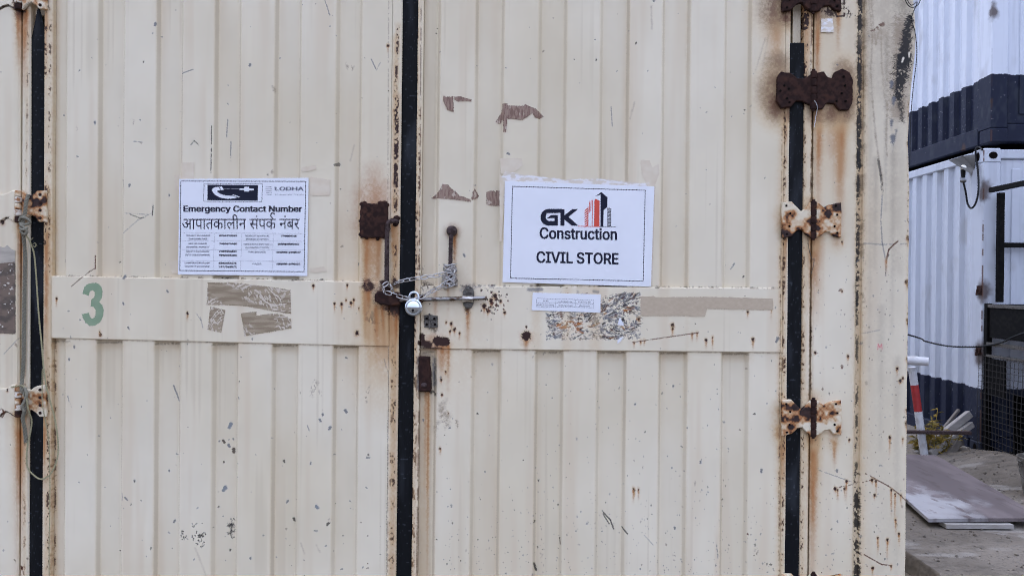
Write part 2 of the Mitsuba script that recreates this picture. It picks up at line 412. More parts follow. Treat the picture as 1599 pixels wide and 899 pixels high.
# bolt keeper, left: big rusty field
for (x, L, r, a) in [(571, 70, 4, .9), (577, 50, 5, .8), (590, 80, 6, .8), (600, 60, 5, .9), (608, 50, 4, 1), (613, 75, 5, 1), (619, 90, 4, 1)]:
    streak(x, 455 if x < 580 else 480, L, r, a, soft=r * .7)
cap('R', 598, 462, 622, 480, 14, 15, 6, .9, 1, 9)
cap('D', 596, 464, 622, 472, 10, 14, 3, 1, 1, 8)
cap('D', 608, 486, 620, 484, 6, 9, 4, .9, .75, 8)
cap('D', 588, 455, 596, 450, 3, 4, 2, .9, .7, 6)
cap('D', 598, 442, 606, 448, 5, 6, 2, 1, 1, 5)
cap('D', 617, 440, 620, 444, 5, 6, 3, .9, .75, 5)
cap('R', 575, 445, 576, 447, 10, 10, 3, .8, 1, 5)
cap('D', 574, 445, 577, 446, 8, 8, 2, .95, .85, 5)
cap('D', 663, 448, 676, 450, 7, 6, 4, .75, .6, 6)
cap('D', 658, 420, 652, 445, 4, 5, 4, .7, .5, 5)
# bare rust patches, right leaf
cap('O', 676, 534, 690, 538, 12, 12, 6, .6, 2, 4)
cap('D', 658, 536, 670, 538, 5.5, 5.5, 1.2, 1, 1, 3.2); cap('D', 659, 524, 661, 536, 4, 4, 1.2, 1, 1, 3)
cap('D', 683, 532, 696, 533, 7.5, 7, 1.2, 1, 1, 3.2); cap('D', 657, 542, 690, 543, 1.5, 1.2, 1, .9, .9, 1)
# dirt behind the hanging block and the small hinge
cap('G', 655, 560, 655, 606, 3, 3, 3, .7, .8, 3); cap('G', 678, 560, 677, 600, 2.5, 4, 3, .8, .7, 3); cap('K', 672, 613, 679, 615, 3, 3.5, 2, .85, .9, 2); cap('G', 660, 553, 676, 556, 2, 2, 3, .6, .7, 2)
cap('D', 662, 505, 664, 495, 3, 3, 4, .6, .7, 4); cap('D', 676, 512, 680, 516, 4, 3, 4, .7, .7, 4)
cap('D', 731, 478, 731, 483, 6, 4, 3, .8, .8, 4); cap('G', 722, 452, 740, 447, 4, 4, 4, .55, .7, 4)
cap('G', 744, 447, 790, 447, 2.2, 2.0, 2, .6, .6, 2); cap('R', 733, 452, 733, 470, 9, 8, 7, .35, .7, 4)
# knob halo
cap('R', 706, 361, 706, 361, 9, 9, 8, .45, .9, 3); cap('O', 707, 362, 707, 362, 12, 12, 8, .3, .9, 3)
# left jamb, peeled brown field
for (x, y) in [(1280, 8), (1300, 14), (1318, 22), (1270, 5), (1262, 0), (1292, 22)]:
    cap('D', x - 5, y - 8, x + 5, y, 7, 6, 3, .95, .62, 6)
scratch([(1300, 15), (1306, 27), (1317, 26), (1318, 16), (1317, 0)], 'D', 1.5, .9, .8)
cap('D', 30, 5, 32, 17, 7, 6, 3, .9, .7, 4); cap('D', 70, 0, 71, 20, 5, 6, 3, .9, .7, 4); cap('R', 33, 5, 33, 26, 9, 7, 5, .7, .75, 4)
scratch([(0, 17), (8, 12), (16, 10), (24, 14), (30, 18), (40, 19)], 'D', 1.4, .85, .8)
scratch([(0, 348), (6, 347), (12, 341), (18, 340), (24, 344), (28, 348)], 'D', 1.2, .85, .9); spot(6, 348, 3, 0)
scratch([(0, 651), (6, 645), (12, 641), (20, 645), (27, 650)], 'D', 1.3, .9, .9); scratch([(2, 636), (10, 641), (5, 650)], 'R', 1.8, .8); spot(15, 608, 2, 0); spot(34, 886, 2.4, 0); scratch([(24, 872), (34, 884), (38, 898)], 'R', 1, .7)
scratch([(8, 552), (36, 522)], 'G', .7, .5)
# scratches on the leaves
for pts, c, r, a in [([(113, 447), (140, 424), (149, 419), (149, 400)], 'R', .8, .8), ([(149, 418), (149, 399)], 'R', .7, .8), ([(190, 366), (215, 344), (236, 333)], 'G', .7, .45), ([(195, 333), (232, 335)], 'G', .7, .6), ([(204, 335), (220, 341), (226, 339)], 'K', .8, .7), ([(239, 321), (238, 336)], 'K', .9, .9),
                     ([(188, 280), (190, 294)], 'K', .7, .6), ([(189, 255), (191, 262)], 'G', .7, .6), ([(283, 115), (308, 106)], 'G', .9, .7), ([(283, 106), (283, 125)], 'G', .8, .6), ([(298, 226), (303, 220), (310, 226), (313, 230)], 'K', .8, .85), ([(209, 221), (222, 222)], 'G', .8, .7),
                     ([(330, 197), (330, 225)], 'K', .8, .8), ([(330, 230), (329, 269)], 'K', .9, .85), ([(352, 185), (350, 212)], 'G', .9, .7), ([(357, 220), (356, 250)], 'G', .9, .7), ([(507, 0), (515, 24)], 'G', .7, .75), ([(580, 93), (587, 108)], 'G', .8, .8), ([(594, 98), (588, 110)], 'G', .6, .5),
                     ([(267, 603), (276, 626)], 'G', 1.2, .8), ([(106, 618), (112, 638)], 'G', .8, .7), ([(190, 770), (191, 780)], 'G', .8, .6), ([(195, 776), (199, 780)], 'G', 1.3, .8), ([(305, 855), (322, 899)], 'L', 1.0, .5), ([(941, 800), (954, 814), (959, 828)], 'K', 1.1, .85), ([(942, 804), (952, 820)], 'K', .9, .8),
                     ([(972, 824), (980, 833)], 'K', 1.1, .85), ([(1006, 835), (1020, 850)], 'G', .6, .5), ([(955, 165), (957, 195)], 'G', .8, .6), ([(991, 160), (984, 185)], 'L', .9, .7), ([(1017, 10), (1018, 45)], 'L', .8, .6), ([(1195, 60), (1180, 110)], 'L', .8, .5), ([(1200, 55), (1188, 120)], 'L', .7, .4),
                     ([(1335, 411), (1347, 402)], 'G', .9, .6), ([(987, 534), (1090, 519)], 'R', .8, .85), ([(1304, 761), (1340, 753), (1365, 746)], 'R', 1.0, .8), ([(1278, 733), (1328, 751)], 'G', .7, .6), ([(1350, 738), (1385, 757), (1400, 768), (1413, 780)], 'R', 1.0, .85), ([(1348, 864), (1375, 879), (1390, 881)], 'R', 1.0, .85),
                     ([(1345, 520), (1372, 515)], 'G', .7, .4), ([(834, 880), (837, 892)], 'K', 1.8, .9), ([(1149, 411), (1143, 420)], 'G', 1.0, .8), ([(874, 840), (875, 850)], 'K', .8, .8), ([(494, 850), (500, 862)], 'L', .7, .6), ([(470, 848), (475, 863)], 'L', .8, .6),
                     ([(1119, 850), (1121, 870)], 'G', .8, .7), ([(480, 664), (483, 672)], 'G', .9, .6), ([(307, 488), (315, 500)], 'G', .7, .5), ([(314, 495), (318, 512)], 'G', .7, .5), ([(605, 360), (600, 420)], 'G', .6, .2), ([(600, 560), (607, 590)], 'G', .7, .5), ([(545, 250), (551, 225)], 'L', .8, .5)]:
    scratch(pts, c, r, a)
for (x, y, L) in [(1307, 764, 16), (1318, 762, 14), (1321, 750, 30), (1303, 762, 8), (1366, 750, 20), (1360, 748, 8), (1390, 764, 40), (1396, 770, 40), (1405, 772, 18), (1397, 810, 22), (1369, 838, 26), (1384, 841, 30), (1402, 832, 20), (1388, 682, 26), (1323, 556, 12), (1272, 550, 5), (1399, 575, 12), (1408, 590, 8), (1404, 594, 6), (1361, 885, 12), (1390, 882, 8),
                  (1364, 772, 8), (1408, 684, 12), (1325, 686, 6), (1314, 455, 3), (1314, 378, 8)]:
    spot(x, y, rng.uniform(1.0, 2.2), L, .8)
# black scuffs and dots, left leaf
for cx, cy, sx, sy, n in [(312, 838, 7, 10, 34), (357, 828, 4, 10, 44), (287, 834, 3, 6, 8), (302, 818, 3, 5, 5)]:
    for _ in range(n):
        x, y = rng.normal(cx, sx * .7), rng.normal(cy, sy * .7)
        cap('K', x, y, x + rng.uniform(-3, 3), y + rng.uniform(-4, 4), rng.uniform(.5, 1.3), .5, .5, .85, .9, .6)
for (x, y, r, c) in [(346, 691, 3.0, 'D'), (362, 705, 4.2, 'D'), (354, 697, 3.0, 'G'), (346, 723, 1.8, 'D'), (361, 687, 1.6, 'G'), (339, 690, 1.4, 'G'), (347, 765, 4.4, 'B'), (356, 666, 4.4, 'B'), (356, 861, 2.0, 'K'), (391, 871, 2.2, 'G'), (495, 791, 3.4, 'B'), (538, 643, 3.2, 'G'), (515, 668, 3.2, 'G'), (500, 656, 2.6, 'G'),
                     (504, 647, 2.2, 'G'), (441, 722, 2.4, 'K'), (485, 723, 2, 'G'), (457, 813, 3, 'K'), (446, 785, 2.4, 'G'), (242, 38, 3.0, 'G'), (224, 97, 1.4, 'K'), (390, 102, 2.6, 'G'), (202, 290, 2.6, 'G'), (99, 407, 2.2, 'G'), (260, 304, 2, 'G'), (116, 542, 2.2, 'G'), (108, 561, 2, 'G'), (202, 512, 2.4, 'G'), (263, 455, 2.2, 'G'),
                     (194, 474, 2.2, 'G'), (195, 433, 3, 'G'), (148, 192, 2.2, 'G'), (1021, 1, 2.6, 'G'), (993, 68, 1.8, 'K'), (931, 94, 1.6, 'K'), (884, 745, 0.8, 'K'), (841, 752, 1.6, 'K'), (834, 815, 1.8, 'K'), (1189, 735, 3.2, 'G'), (1094, 721, 2.2, 'G'), (1163, 432, 1.6, 'K'), (1053, 604, 2.0, 'G'),
                     (725, 399, 2.4, 'G'), (660, 657, 2.0, 'G'), (828, 92, 0.5, 'G'), (260, 737, 2, 'G'), (210, 751, 1.8, 'K'), (268, 816, 2.4, 'G'), (1055, 827, 2.2, 'G')]:
    a = rng.uniform(-1, 1)
    cap(c, x - r * .35 * a, y - r * .5, x + r * .35 * a, y + r * .5, r * .75, r * .6, .7, .85, 1, r * .4)
# smeared tan scuffs
for (x, y, r) in [(470, 612, 4), (487, 606, 9), (490, 598, 6), (500, 612, 4), (574, 610, 6), (573, 622, 5), (690, 640, 12), (700, 655, 12), (680, 668, 8), (715, 660, 6), (505, 642, 2), (735, 590, 3), (515, 812, 4), (550, 800, 3), (540, 100, 5), (548, 105, 4), (428, 138, 4), (565, 155, 2.5), (207, 190, 4), (120, 200, 3), (425, 270, 4), (1085, 755, 3), (1180, 860, 5), (846, 870, 4), (1055, 870, 5)]:
    for _ in range(3):
        dx, dy = rng.normal(0, r * .35, 2)
        cap('L', x + dx, y + dy - r * .6, x + dx * .4, y + dy + r, r * .30, r * .12, r * .3, .45, .6, r * .5)
# red hand-drawn letter M on the post
scratch([(1369, 545), (1370, 537), (1372.5, 542), (1375, 537), (1376, 544)], 'P', .7, .9, 1.0)
# specks: more of them towards the lower right
for _ in range(1150):
    x, y = rng.uniform(-20, 1418), rng.uniform(-20, 920)
    f_ = max(0., min(1., (y - 560) / 300)) * max(0., min(1., (x - 500) / 500)); dens = .34 + .22 * (y > 460) + .4 * f_
    if rng.random() > dens * (.8 if y < 460 else 1):
        continue
    r = .45 + rng.gamma(1.3, .34)
    a = rng.uniform(0, 3.14); L = r * rng.uniform(.2, 2.2)
    cap(rng.choice(['G', 'K', 'R', 'L'], p=[.62, .2, .08, .10]), x, y, x + L * math.cos(a), y + L * abs(math.sin(a)), r, r * .7, .5, rng.uniform(.45, .9), 1, r * .5)
for _ in range(420):
    x, y = rng.uniform(690, 1218), 899 - rng.gamma(1.2, 75)
    r = .4 + rng.gamma(1.1, .22)
    cap(rng.choice(['G', 'K', 'L']), x, y, x, y + r, r, r * .7, .5, rng.uniform(.35, .8), 1, r * .5)
for _ in range(260):
    x, y = rng.choice([rng.uniform(1272, 1334), rng.uniform(1346, 1416)]), rng.uniform(400, 920)
    r = .4 + rng.gamma(1.1, .3)
    cap(rng.choice(['G', 'K', 'R', 'L']), x, y, x, y + r, r, r * .7, .5, rng.uniform(.4, .8), 1, r * .5)
cap('G', 826, 452, 846, 452, 3, 2.5, 2, .7, .9, 2); cap('G', 927, 455, 934, 456, 2, 2, 1.5, .6, .9, 1)
# paint runs in the recesses, then painted shadow below the mid rail
for (x, y0, y1) in [(840, 440, 470), (902, 455, 490)]:
    cap('G', x, y0, x, y1, 2, 1, 2, .4, .7, 1)
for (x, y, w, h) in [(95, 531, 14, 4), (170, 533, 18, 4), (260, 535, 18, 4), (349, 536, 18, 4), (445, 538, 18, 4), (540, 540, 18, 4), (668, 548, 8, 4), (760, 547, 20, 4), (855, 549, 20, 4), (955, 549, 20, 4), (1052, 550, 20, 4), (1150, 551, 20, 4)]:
    cap('T', x - w, y + 2.5, x + w, y + 1.8, 1.2, 1.2, 1.4, .6, .85, 1.5)  # rail shadow put into the paint colour at the recess tops
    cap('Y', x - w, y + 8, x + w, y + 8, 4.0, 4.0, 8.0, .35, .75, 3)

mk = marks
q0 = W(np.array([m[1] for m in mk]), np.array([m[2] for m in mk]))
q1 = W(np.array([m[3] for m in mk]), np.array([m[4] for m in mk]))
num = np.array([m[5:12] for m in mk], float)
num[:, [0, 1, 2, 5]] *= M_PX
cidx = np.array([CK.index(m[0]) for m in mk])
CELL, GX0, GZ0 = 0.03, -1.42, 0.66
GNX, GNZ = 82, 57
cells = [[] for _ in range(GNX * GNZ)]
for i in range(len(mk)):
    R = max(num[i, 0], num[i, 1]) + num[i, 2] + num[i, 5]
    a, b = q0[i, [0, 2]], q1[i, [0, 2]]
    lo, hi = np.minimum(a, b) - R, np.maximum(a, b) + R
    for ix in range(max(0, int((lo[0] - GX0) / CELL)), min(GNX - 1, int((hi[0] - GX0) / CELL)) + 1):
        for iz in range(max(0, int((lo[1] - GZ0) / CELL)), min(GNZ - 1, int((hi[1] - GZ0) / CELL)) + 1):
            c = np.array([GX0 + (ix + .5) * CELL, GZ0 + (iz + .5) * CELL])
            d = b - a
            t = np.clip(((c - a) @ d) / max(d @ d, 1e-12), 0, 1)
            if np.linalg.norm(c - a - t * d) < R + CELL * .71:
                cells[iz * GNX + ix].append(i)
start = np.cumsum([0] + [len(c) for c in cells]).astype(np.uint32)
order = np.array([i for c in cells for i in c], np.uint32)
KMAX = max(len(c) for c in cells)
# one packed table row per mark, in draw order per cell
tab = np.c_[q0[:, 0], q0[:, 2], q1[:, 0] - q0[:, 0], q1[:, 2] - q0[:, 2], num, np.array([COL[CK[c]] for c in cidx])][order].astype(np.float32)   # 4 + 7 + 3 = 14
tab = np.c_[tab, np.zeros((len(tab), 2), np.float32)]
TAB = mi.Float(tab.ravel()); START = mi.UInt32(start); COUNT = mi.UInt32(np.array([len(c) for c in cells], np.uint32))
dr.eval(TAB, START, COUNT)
print('marks', len(mk), 'kmax', KMAX, 'rows', len(tab))


def base_cream(p):
    """Old cream paint: faint vertical weather streaks, yellowing."""
    v = fbm(p.x * 26, p.y * 8, p.z * 1.3, 3)
    l = fbm(p.x * 3.1 + 7, p.y * 3, p.z * 2.1, 3)
    c = mix((.66, .58, .425), (.715, .645, .50), ss(.25, .75, l))
    m = fbm(p.x * 15 + 3, p.y * 9, p.z * 8, 3)                                    # chalky, unevenly washed film
    c = c * (.955 + .09 * m)
    w = nz(p.x * 150, p.y * 60, p.z * 2.4) * ss(.35, .75, nz(p.x * 11 + 5, 0, p.z * 2.2 + 3))
    c = mix(c, (.50, .42, .29), .30 * ss(.55, .95, w))                            # thin dried runs
    c = mix(c, (.62, .51, .36), .5 * ss(.52, .8, v))
    deep = ss(.001, .005, p.y) * ss(.0135, .0105, p.y)                              # tan by depth: strongest on the slopes, faint in the valleys
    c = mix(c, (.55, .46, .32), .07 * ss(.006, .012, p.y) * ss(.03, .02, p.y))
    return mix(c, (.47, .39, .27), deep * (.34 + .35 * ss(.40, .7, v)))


def paint_color(p, n, uv):
    c = base_cream(p)
    e1 = nz(p.x * 420, p.y * 200, p.z * 420) - .5
    e2 = nz(p.x * 150 + 9, p.y * 90, p.z * 150) - .5
    e = .9 * e1 + .9 * e2
    pn = .6 * fbm(p.x * 260, p.y * 100, p.z * 150, 2) + .4 * nz(p.x * 60 + 5, 0, p.z * 36)
    gx, gz = dr.floor((p.x - GX0) / CELL), dr.floor((p.z - GZ0) / CELL)
    ok = (gx >= 0) & (gx < GNX) & (gz >= 0) & (gz < GNZ) & (p.y < .05)
    cell = mi.UInt32(dr.select(ok, gz * GNX + gx, 0))
    s0 = dr.gather(mi.UInt32, START, cell)
    cnt = dr.select(ok, dr.gather(mi.UInt32, COUNT, cell), mi.UInt32(0))

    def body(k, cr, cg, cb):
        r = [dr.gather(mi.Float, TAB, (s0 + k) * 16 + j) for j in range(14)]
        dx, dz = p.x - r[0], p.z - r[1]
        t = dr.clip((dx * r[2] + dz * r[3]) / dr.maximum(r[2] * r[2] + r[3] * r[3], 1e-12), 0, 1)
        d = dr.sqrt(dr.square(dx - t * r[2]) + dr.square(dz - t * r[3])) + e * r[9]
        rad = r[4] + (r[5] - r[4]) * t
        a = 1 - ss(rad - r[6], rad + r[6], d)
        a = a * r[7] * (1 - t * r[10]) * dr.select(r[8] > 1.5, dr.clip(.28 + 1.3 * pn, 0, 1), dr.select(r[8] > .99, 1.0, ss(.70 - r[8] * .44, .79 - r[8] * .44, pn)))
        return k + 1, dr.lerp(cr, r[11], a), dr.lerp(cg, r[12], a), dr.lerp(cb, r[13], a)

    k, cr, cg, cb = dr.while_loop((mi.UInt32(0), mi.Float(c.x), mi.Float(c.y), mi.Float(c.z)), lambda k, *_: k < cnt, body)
    # grime film: fine pepper everywhere
    return mi.Color3f(cr, cg, cb)


def paint_bump(p, n, uv):
    return .0006 * fbm(p.x * 9, p.y * 9, p.z * 5, 2) + .00018 * nz(p.x * 160, p.y * 160, p.z * 160)


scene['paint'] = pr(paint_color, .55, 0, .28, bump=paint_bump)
scene['cream_plain'] = pr(lambda p, n, uv: base_cream(p), .6, 0, .28)


def rust_tone(p, k=1.0):
    a = fbm(p.x * 120 * k, p.y * 120 * k, p.z * 90 * k, 3)
    b = nz(p.x * 45 * k + 3, p.y * 40 * k, p.z * 45 * k)
    c = mix((.022, .0115, .010), (.042, .020, .0155), ss(.35, .65, a))
    return mix(c, (.10, .042, .022), .38 * ss(.60, .82, .55 * a + .45 * b))


def rust_bump(p, n, uv):
    return .0012 * fbm(p.x * 170, p.y * 170, p.z * 170, 3)


scene['rust'] = pr(lambda p, n, uv: rust_tone(p), .8, 0, .12, bump=rust_bump, eps=5e-4)


def hinge_color(p, n, uv):
    """Cream paint flaking off rusty iron."""
    a = fbm(p.x * 70, p.y * 40, p.z * 58, 3)
    h = fbm(p.x * 30 + 4, p.y * 30, p.z * 26 + 2, 2)
    m = .48 * a + .52 * h
    c = mix(base_cream(p), (.50, .30, .14), .8 * ss(.38, .52, m))
    c = mix(c, (.34, .125, .035), .9 * ss(.47, .57, m))
    return mix(c, rust_tone(p), ss(.545, .62, m))


scene['hinge_paint'] = pr(hinge_color, .65, 0, .3, bump=rust_bump, eps=5e-4)
scene['rubber'] = pr(lambda p, n, uv: mix((.006, .0068, .008), (.024, .027, .032), ss(.5, .85, fbm(p.x * 40, 0, p.z * 6, 3)) + 1.5 * ss(.86, .90, nz(p.x * 190, 0, p.z * 190))), .6, 0, .10)
scene['steel'] = pr(lambda p, n, uv: mix((.56, .55, .54), (.32, .28, .25), ss(.45, .75, fbm(p.x * 140, p.y * 140, p.z * 140, 3))), .28, 1.0, .5)
scene['bolt_steel'] = pr(lambda p, n, uv: mix((.34, .33, .32), (.10, .065, .045), ss(.42, .66, fbm(p.x * 70, p.y * 140, p.z * 140, 3))), .36, .85, .5)
scene['chrome'] = pr((.72, .78, .82), .09, 1.0, .5)
scene['black'] = pr((.005, .005, .006), .6, 0, .15)
scene['zinc'] = pr(lambda p, n, uv: mix((.13, .12, .105), (.04, .035, .03), ss(.4, .7, fbm(p.x * 150, p.y * 150, p.z * 150, 3))), .5, .5, .4)
scene['rod_rust'] = pr(lambda p, n, uv: mix((.075, .052, .05), (.026, .016, .014), ss(.35, .7, fbm(p.x * 240, p.y * 240, p.z * 200, 3))), .7, .1, .2, bump=rust_bump, eps=5e-4)


def pap(a, b):
    return lambda p, n, uv: mix(a, b, fbm(p.x * 14, p.y * 30, p.z * 9, 3))


scene['paper'] = pr(pap((.755, .765, .80), (.70, .715, .755)), .35, 0, .4)
scene['ink'] = pr((.013, .015, .030), .6, 0, .12)
scene['ink_soft'] = pr((.07, .075, .11), .6, 0, .15)
scene['ink_red'] = pr((.60, .085, .06), .6, 0, .15)
scene['ink_grey'] = pr((.13, .14, .18), .6, 0, .15)
scene['paint_green'] = pr(lambda p, n, uv: mix((.19, .275, .165), (.25, .32, .205), fbm(p.x * 60, 0, p.z * 60, 3)), .6)


def tape_brown(p, n, uv):
    v = fbm(p.x * 30, 0, p.z * 160, 3)
    c = mix((.36, .285, .195), (.25, .19, .12), ss(.3, .7, v))
    w = fbm(p.x * 50 + 9, 0, p.z * 240 + 30 * nz(p.x * 14, 0, p.z * 8), 2)          # bright creases along the tape
    u = fbm(p.x * 260 + p.z * 160, 0, p.z * 70 - p.x * 90, 2)
    m = nz(p.x * 22 + 2, 0, p.z * 26)
    c = mix(c, (.60, .53, .43), .85 * ss(.62, .68, w) * ss(.35, .6, m))
    return mix(c, (.58, .51, .41), .85 * ss(.62, .68, u) * ss(.4, .6, m))


scene['tape_brown'] = pr(tape_brown, .5, 0, .4)
scene['tape_torn'] = pr(lambda p, n, uv: mix(mix((.19, .115, .085), (.31, .215, .165), ss(.35, .65, fbm(p.x * 420, 0, p.z * 50, 3))), (.56, .48, .38), .7 * ss(.71, .75, fbm(p.x * 190, 0, p.z * 60, 2))), .6, 0, .3)
scene['tape_grey'] = pr(lambda p, n, uv: mix((.43, .345, .245), (.50, .41, .295), fbm(p.x * 160, 0, p.z * 160, 3)), .6, 0, .3)
scene['tape_clear'] = pr(lambda p, n, uv: mix((.68, .60, .47), (.60, .50, .36), fbm(p.x * 60, 0, p.z * 60, 3)), .28, 0, .5)
scene['tape_white'] = pr(lambda p, n, uv: mix((.72, .70, .69), (.62, .55, .45), ss(.35, .6, fbm(p.x * 90, 0, p.z * 160, 3))), .25, 0, .5)


def peel(p, n, uv):
    v = fbm(p.x * 40, 0, p.z * 60, 3)
    c = mix((.16, .115, .085), (.085, .066, .052), ss(.35, .7, v))
    return mix(c, (.52, .47, .41), ss(.74, .80, nz(p.x * 240, 0, p.z * 190)) * ss(.5, .62, fbm(p.x * 50 + 3, 0, p.z * 44, 2)))


scene['peel_brown'] = pr(peel, .7)
scene['peel_grey'] = pr(lambda p, n, uv: mix((.30, .265, .22), (.50, .45, .37), fbm(p.x * 30, 0, p.z * 90, 3)), .6)
scene['rope'] = pr(lambda p, n, uv: mix((.15, .14, .108), (.26, .245, .19), fbm(p.x * 300, p.y * 300, p.z * 200, 2)), .9, 0, .1)
scene['cord'] = pr(lambda p, n, uv: mix((.38, .35, .21), (.27, .25, .155), fbm(p.x * 300, p.y * 300, p.z * 200, 2)), .85, 0, .1)
scene['cable'] = pr((.009, .010, .012), .5, 0, .2)
scene['hole_dark'] = pr((.006, .0045, .004), .9, 0, .05)


# ================================================================== GROUND
def ground_h(x, y):
    """The concrete pad: nearly flat, a spill of hardened cement by the cage, and a rough edge."""
    p = np.stack([x, y, 0 * x], -1)
    h = .012 * (meshkit.fbm(p * 1.7, 4, 3) - .5) + .006 * (meshkit.fbm(p * 9, 3, 5) - .5)
    d = np.hypot((x - 3.62) / .42, (y - 4.25) / .75)
    h = h + .10 * np.clip(1 - d, 0, 1) ** .8 * (.7 + .6 * meshkit.fbm(p * 5, 3, 8))
    d2 = np.hypot((x - 3.2) / .6, (y - 5.3) / .3)
    h = h + .05 * np.clip(1 - d2, 0, 1)
    return h


PAD = 0.10


def grid_mesh(xs, ys, zf):
    X, Y = np.meshgrid(xs, ys, indexing='ij')
    Z = zf(X, Y)
    v = np.stack([X, Y, Z], -1).reshape(-1, 3)
    n, m = len(xs), len(ys)
    i = (np.arange(n - 1)[:, None] * m + np.arange(m - 1)[None]).ravel()
    f = np.vstack([np.c_[i, i + m, i + m + 1], np.c_[i, i + m + 1, i + 1]])
    return tm(v, f)


def concrete(p, n, uv):
    a = fbm(p.x * 1.6, p.y * 2.2, 0, 3)
    b = fbm(p.x * 14, p.y * 26, p.z * 5, 3)
    g = fbm(p.x * 90, p.y * 90, p.z * 90, 2)
    c = mix((.112, .096, .079), (.168, .146, .122), ss(.3, .7, a))
    c = mix(c, (.075, .066, .056), .6 * ss(.5, .75, b))
    c = mix(c, (.26, .245, .225), .55 * ss(.58, .76, fbm(p.x * 4 + 5, p.y * 9, 0, 3)))
    return mix(c, (.06, .054, .047), .35 * ss(.55, .8, g))


scene['concrete'] = pr(concrete, .9, 0, .2, bump=lambda p, n, uv: .011 * fbm(p.x * 34, p.y * 34, p.z * 34, 3), eps=2e-3)
scene['earth'] = pr(lambda p, n, uv: mix((.08, .066, .053), (.13, .112, .09), fbm(p.x * 5, p.y * 5, 0, 4)), .95, 0, .1, bump=lambda p, n, uv: .01 * fbm(p.x * 25, p.y * 25, 0, 3), eps=3e-3)
gx = np.r_[np.linspace(-60, -4, 15), np.linspace(-3, 5, 40), np.linspace(6, 60, 15)]
obj('ground', grid_mesh(gx, np.r_[np.linspace(-60, -4, 15), np.linspace(-3, 9, 50), np.linspace(10, 60, 15)], lambda x, y: .015 * meshkit.fbm(np.stack([x * 2, y * 2, 0 * x], -1), 3)), 'earth', smooth=True)
labels['ground'] = {'label': 'bare trodden earth around the containers', 'kind': 'structure'}
# pad with a rough left edge at x = 1.96
xs = np.r_[1.96, 1.963, 1.975, np.arange(2.0, 5.4, .035), np.linspace(5.5, 14, 18)]
ys = np.r_[np.linspace(-6, -.2, 14), np.arange(0.0, 6.2, .035), np.linspace(6.4, 16, 14)]


def pad_z(X, Y):
    h = PAD + ground_h(X, Y)
    h = np.where(X < 1.961, -.02, h)
    return np.where((X > 1.961) & (X < 1.97), h - .012, h)


pad = grid_mesh(xs, ys, pad_z)
edge = np.clip((2.2 - pad.vertices[:, 0]) / .25, 0, 1)
pad.vertices[:, 0] += edge * .05 * (meshkit.fbm(np.c_[pad.vertices[:, 1] * 5, 0 * edge, 0 * edge], 3, 11) - .5) * 2 - edge * .02 * (pad.vertices[:, 2] < 0)
obj('pavement', pad, 'concrete', smooth=40)
labels['pavement'] = {'label': 'worn dusty concrete slab beside the cream container', 'kind': 'structure'}

# ================================================================== CREAM CONTAINER
CC = thing('shipping_container', 'cream weathered container with two locked corrugated doors and rusty hinges', 'shipping container')
ZD0, ZD1 = 0.26, 2.46
LEFT_RIBS = [(103, 150), (192.5, 240.5), (283, 331), (373.5, 424.5), (467.5, 520)]
RIGHT_RIBS = [(684, 737), (784, 836), (882, 932.5), (980, 1029.5), (1075.5, 1127)]
DEP = .0145


def leaf_profile(first, ribs, last):
    """(x in px at the door plane, depth) across one leaf, with rounded bends."""
    run = 6.0
    pts = [(first[0], first[1])]
    pts += first[2]
    for (a, b) in ribs:
        pts += [(a - run, DEP), (a, 0), (b, 0), (b + run, DEP)]
    pts += last
    P = np.array(pts, float)
    out = [P[0]]
    for i in range(1, len(P) - 1):
        m = P[i] * [M_PX, 1]
        a, b = P[i - 1] * [M_PX, 1], P[i + 1] * [M_PX, 1]
        la, lb = np.linalg.norm(a - m), np.linalg.norm(b - m)
        r = min(.0030, .4 * la, .4 * lb)
        s, e = m + (a - m) / la * r, m + (b - m) / lb * r
        for t in (0, .25, .5, .75, 1):
            q = (1 - t) ** 2 * s + 2 * t * (1 - t) * m + t * t * e
            out.append(q / [M_PX, 1])
    out.append(P[-1])
    return np.array(out)


PL = leaf_profile((81, DEP, []), LEFT_RIBS, [(562 - 6.0, DEP), (562, 0), (608, 0)])
PR = leaf_profile((657, DEP * .8, [(674.5, DEP * .8)]), [(684, 737)] + RIGHT_RIBS[1:], [(1171.5 - 6.0, DEP), (1171.5, 0), (1222, 0)])


def tilt(px, z):
    """The doors have sagged a little: the meeting edges lean."""
    w = np.clip((px - 75) / 550, 0, 1) * (px < 640) + np.clip((1235 - px) / 590, 0, 1) * (px >= 640)
    return .0048 * w * (z - 1.5)


def leaf_x(px, z):
    return W(px, np.full_like(np.asarray(px, float), 449.0))[..., 0] + tilt(np.asarray(px, float), z)


def wob(x, z):
    return .0032 * (meshkit.fbm(np.stack([x * 2.3, 0 * x, z * 1.6], -1), 3, 21) - .5) + .0012 * (meshkit.noise(np.stack([x * 9, 0 * x, z * 4], -1), 3) - .5)


def leaf_mesh(prof, z0, z1):
    zs = np.arange(z0, z1 + .001, (z1 - z0) / 60)
    Px, Zz = np.meshgrid(prof[:, 0], zs, indexing='ij')
    D = np.repeat(prof[:, 1][:, None], len(zs), 1)
    X = leaf_x(Px, Zz)
    Y = D + np.maximum(wob(X, Zz), -.0012)
    v = np.stack([X, Y, Zz], -1).reshape(-1, 3)
    n, m = Px.shape
    i = (np.arange(n - 1)[:, None] * m + np.arange(m - 1)[None]).ravel()
    return tm(v, np.vstack([np.c_[i, i + m, i + m + 1], np.c_[i, i + m + 1, i + 1]]))


def depth_at(px):
    px = np.asarray(px, float)
    return np.where(px < 640, np.interp(px, PL[:, 0], PL[:, 1]), np.interp(px, PR[:, 0], PR[:, 1]))


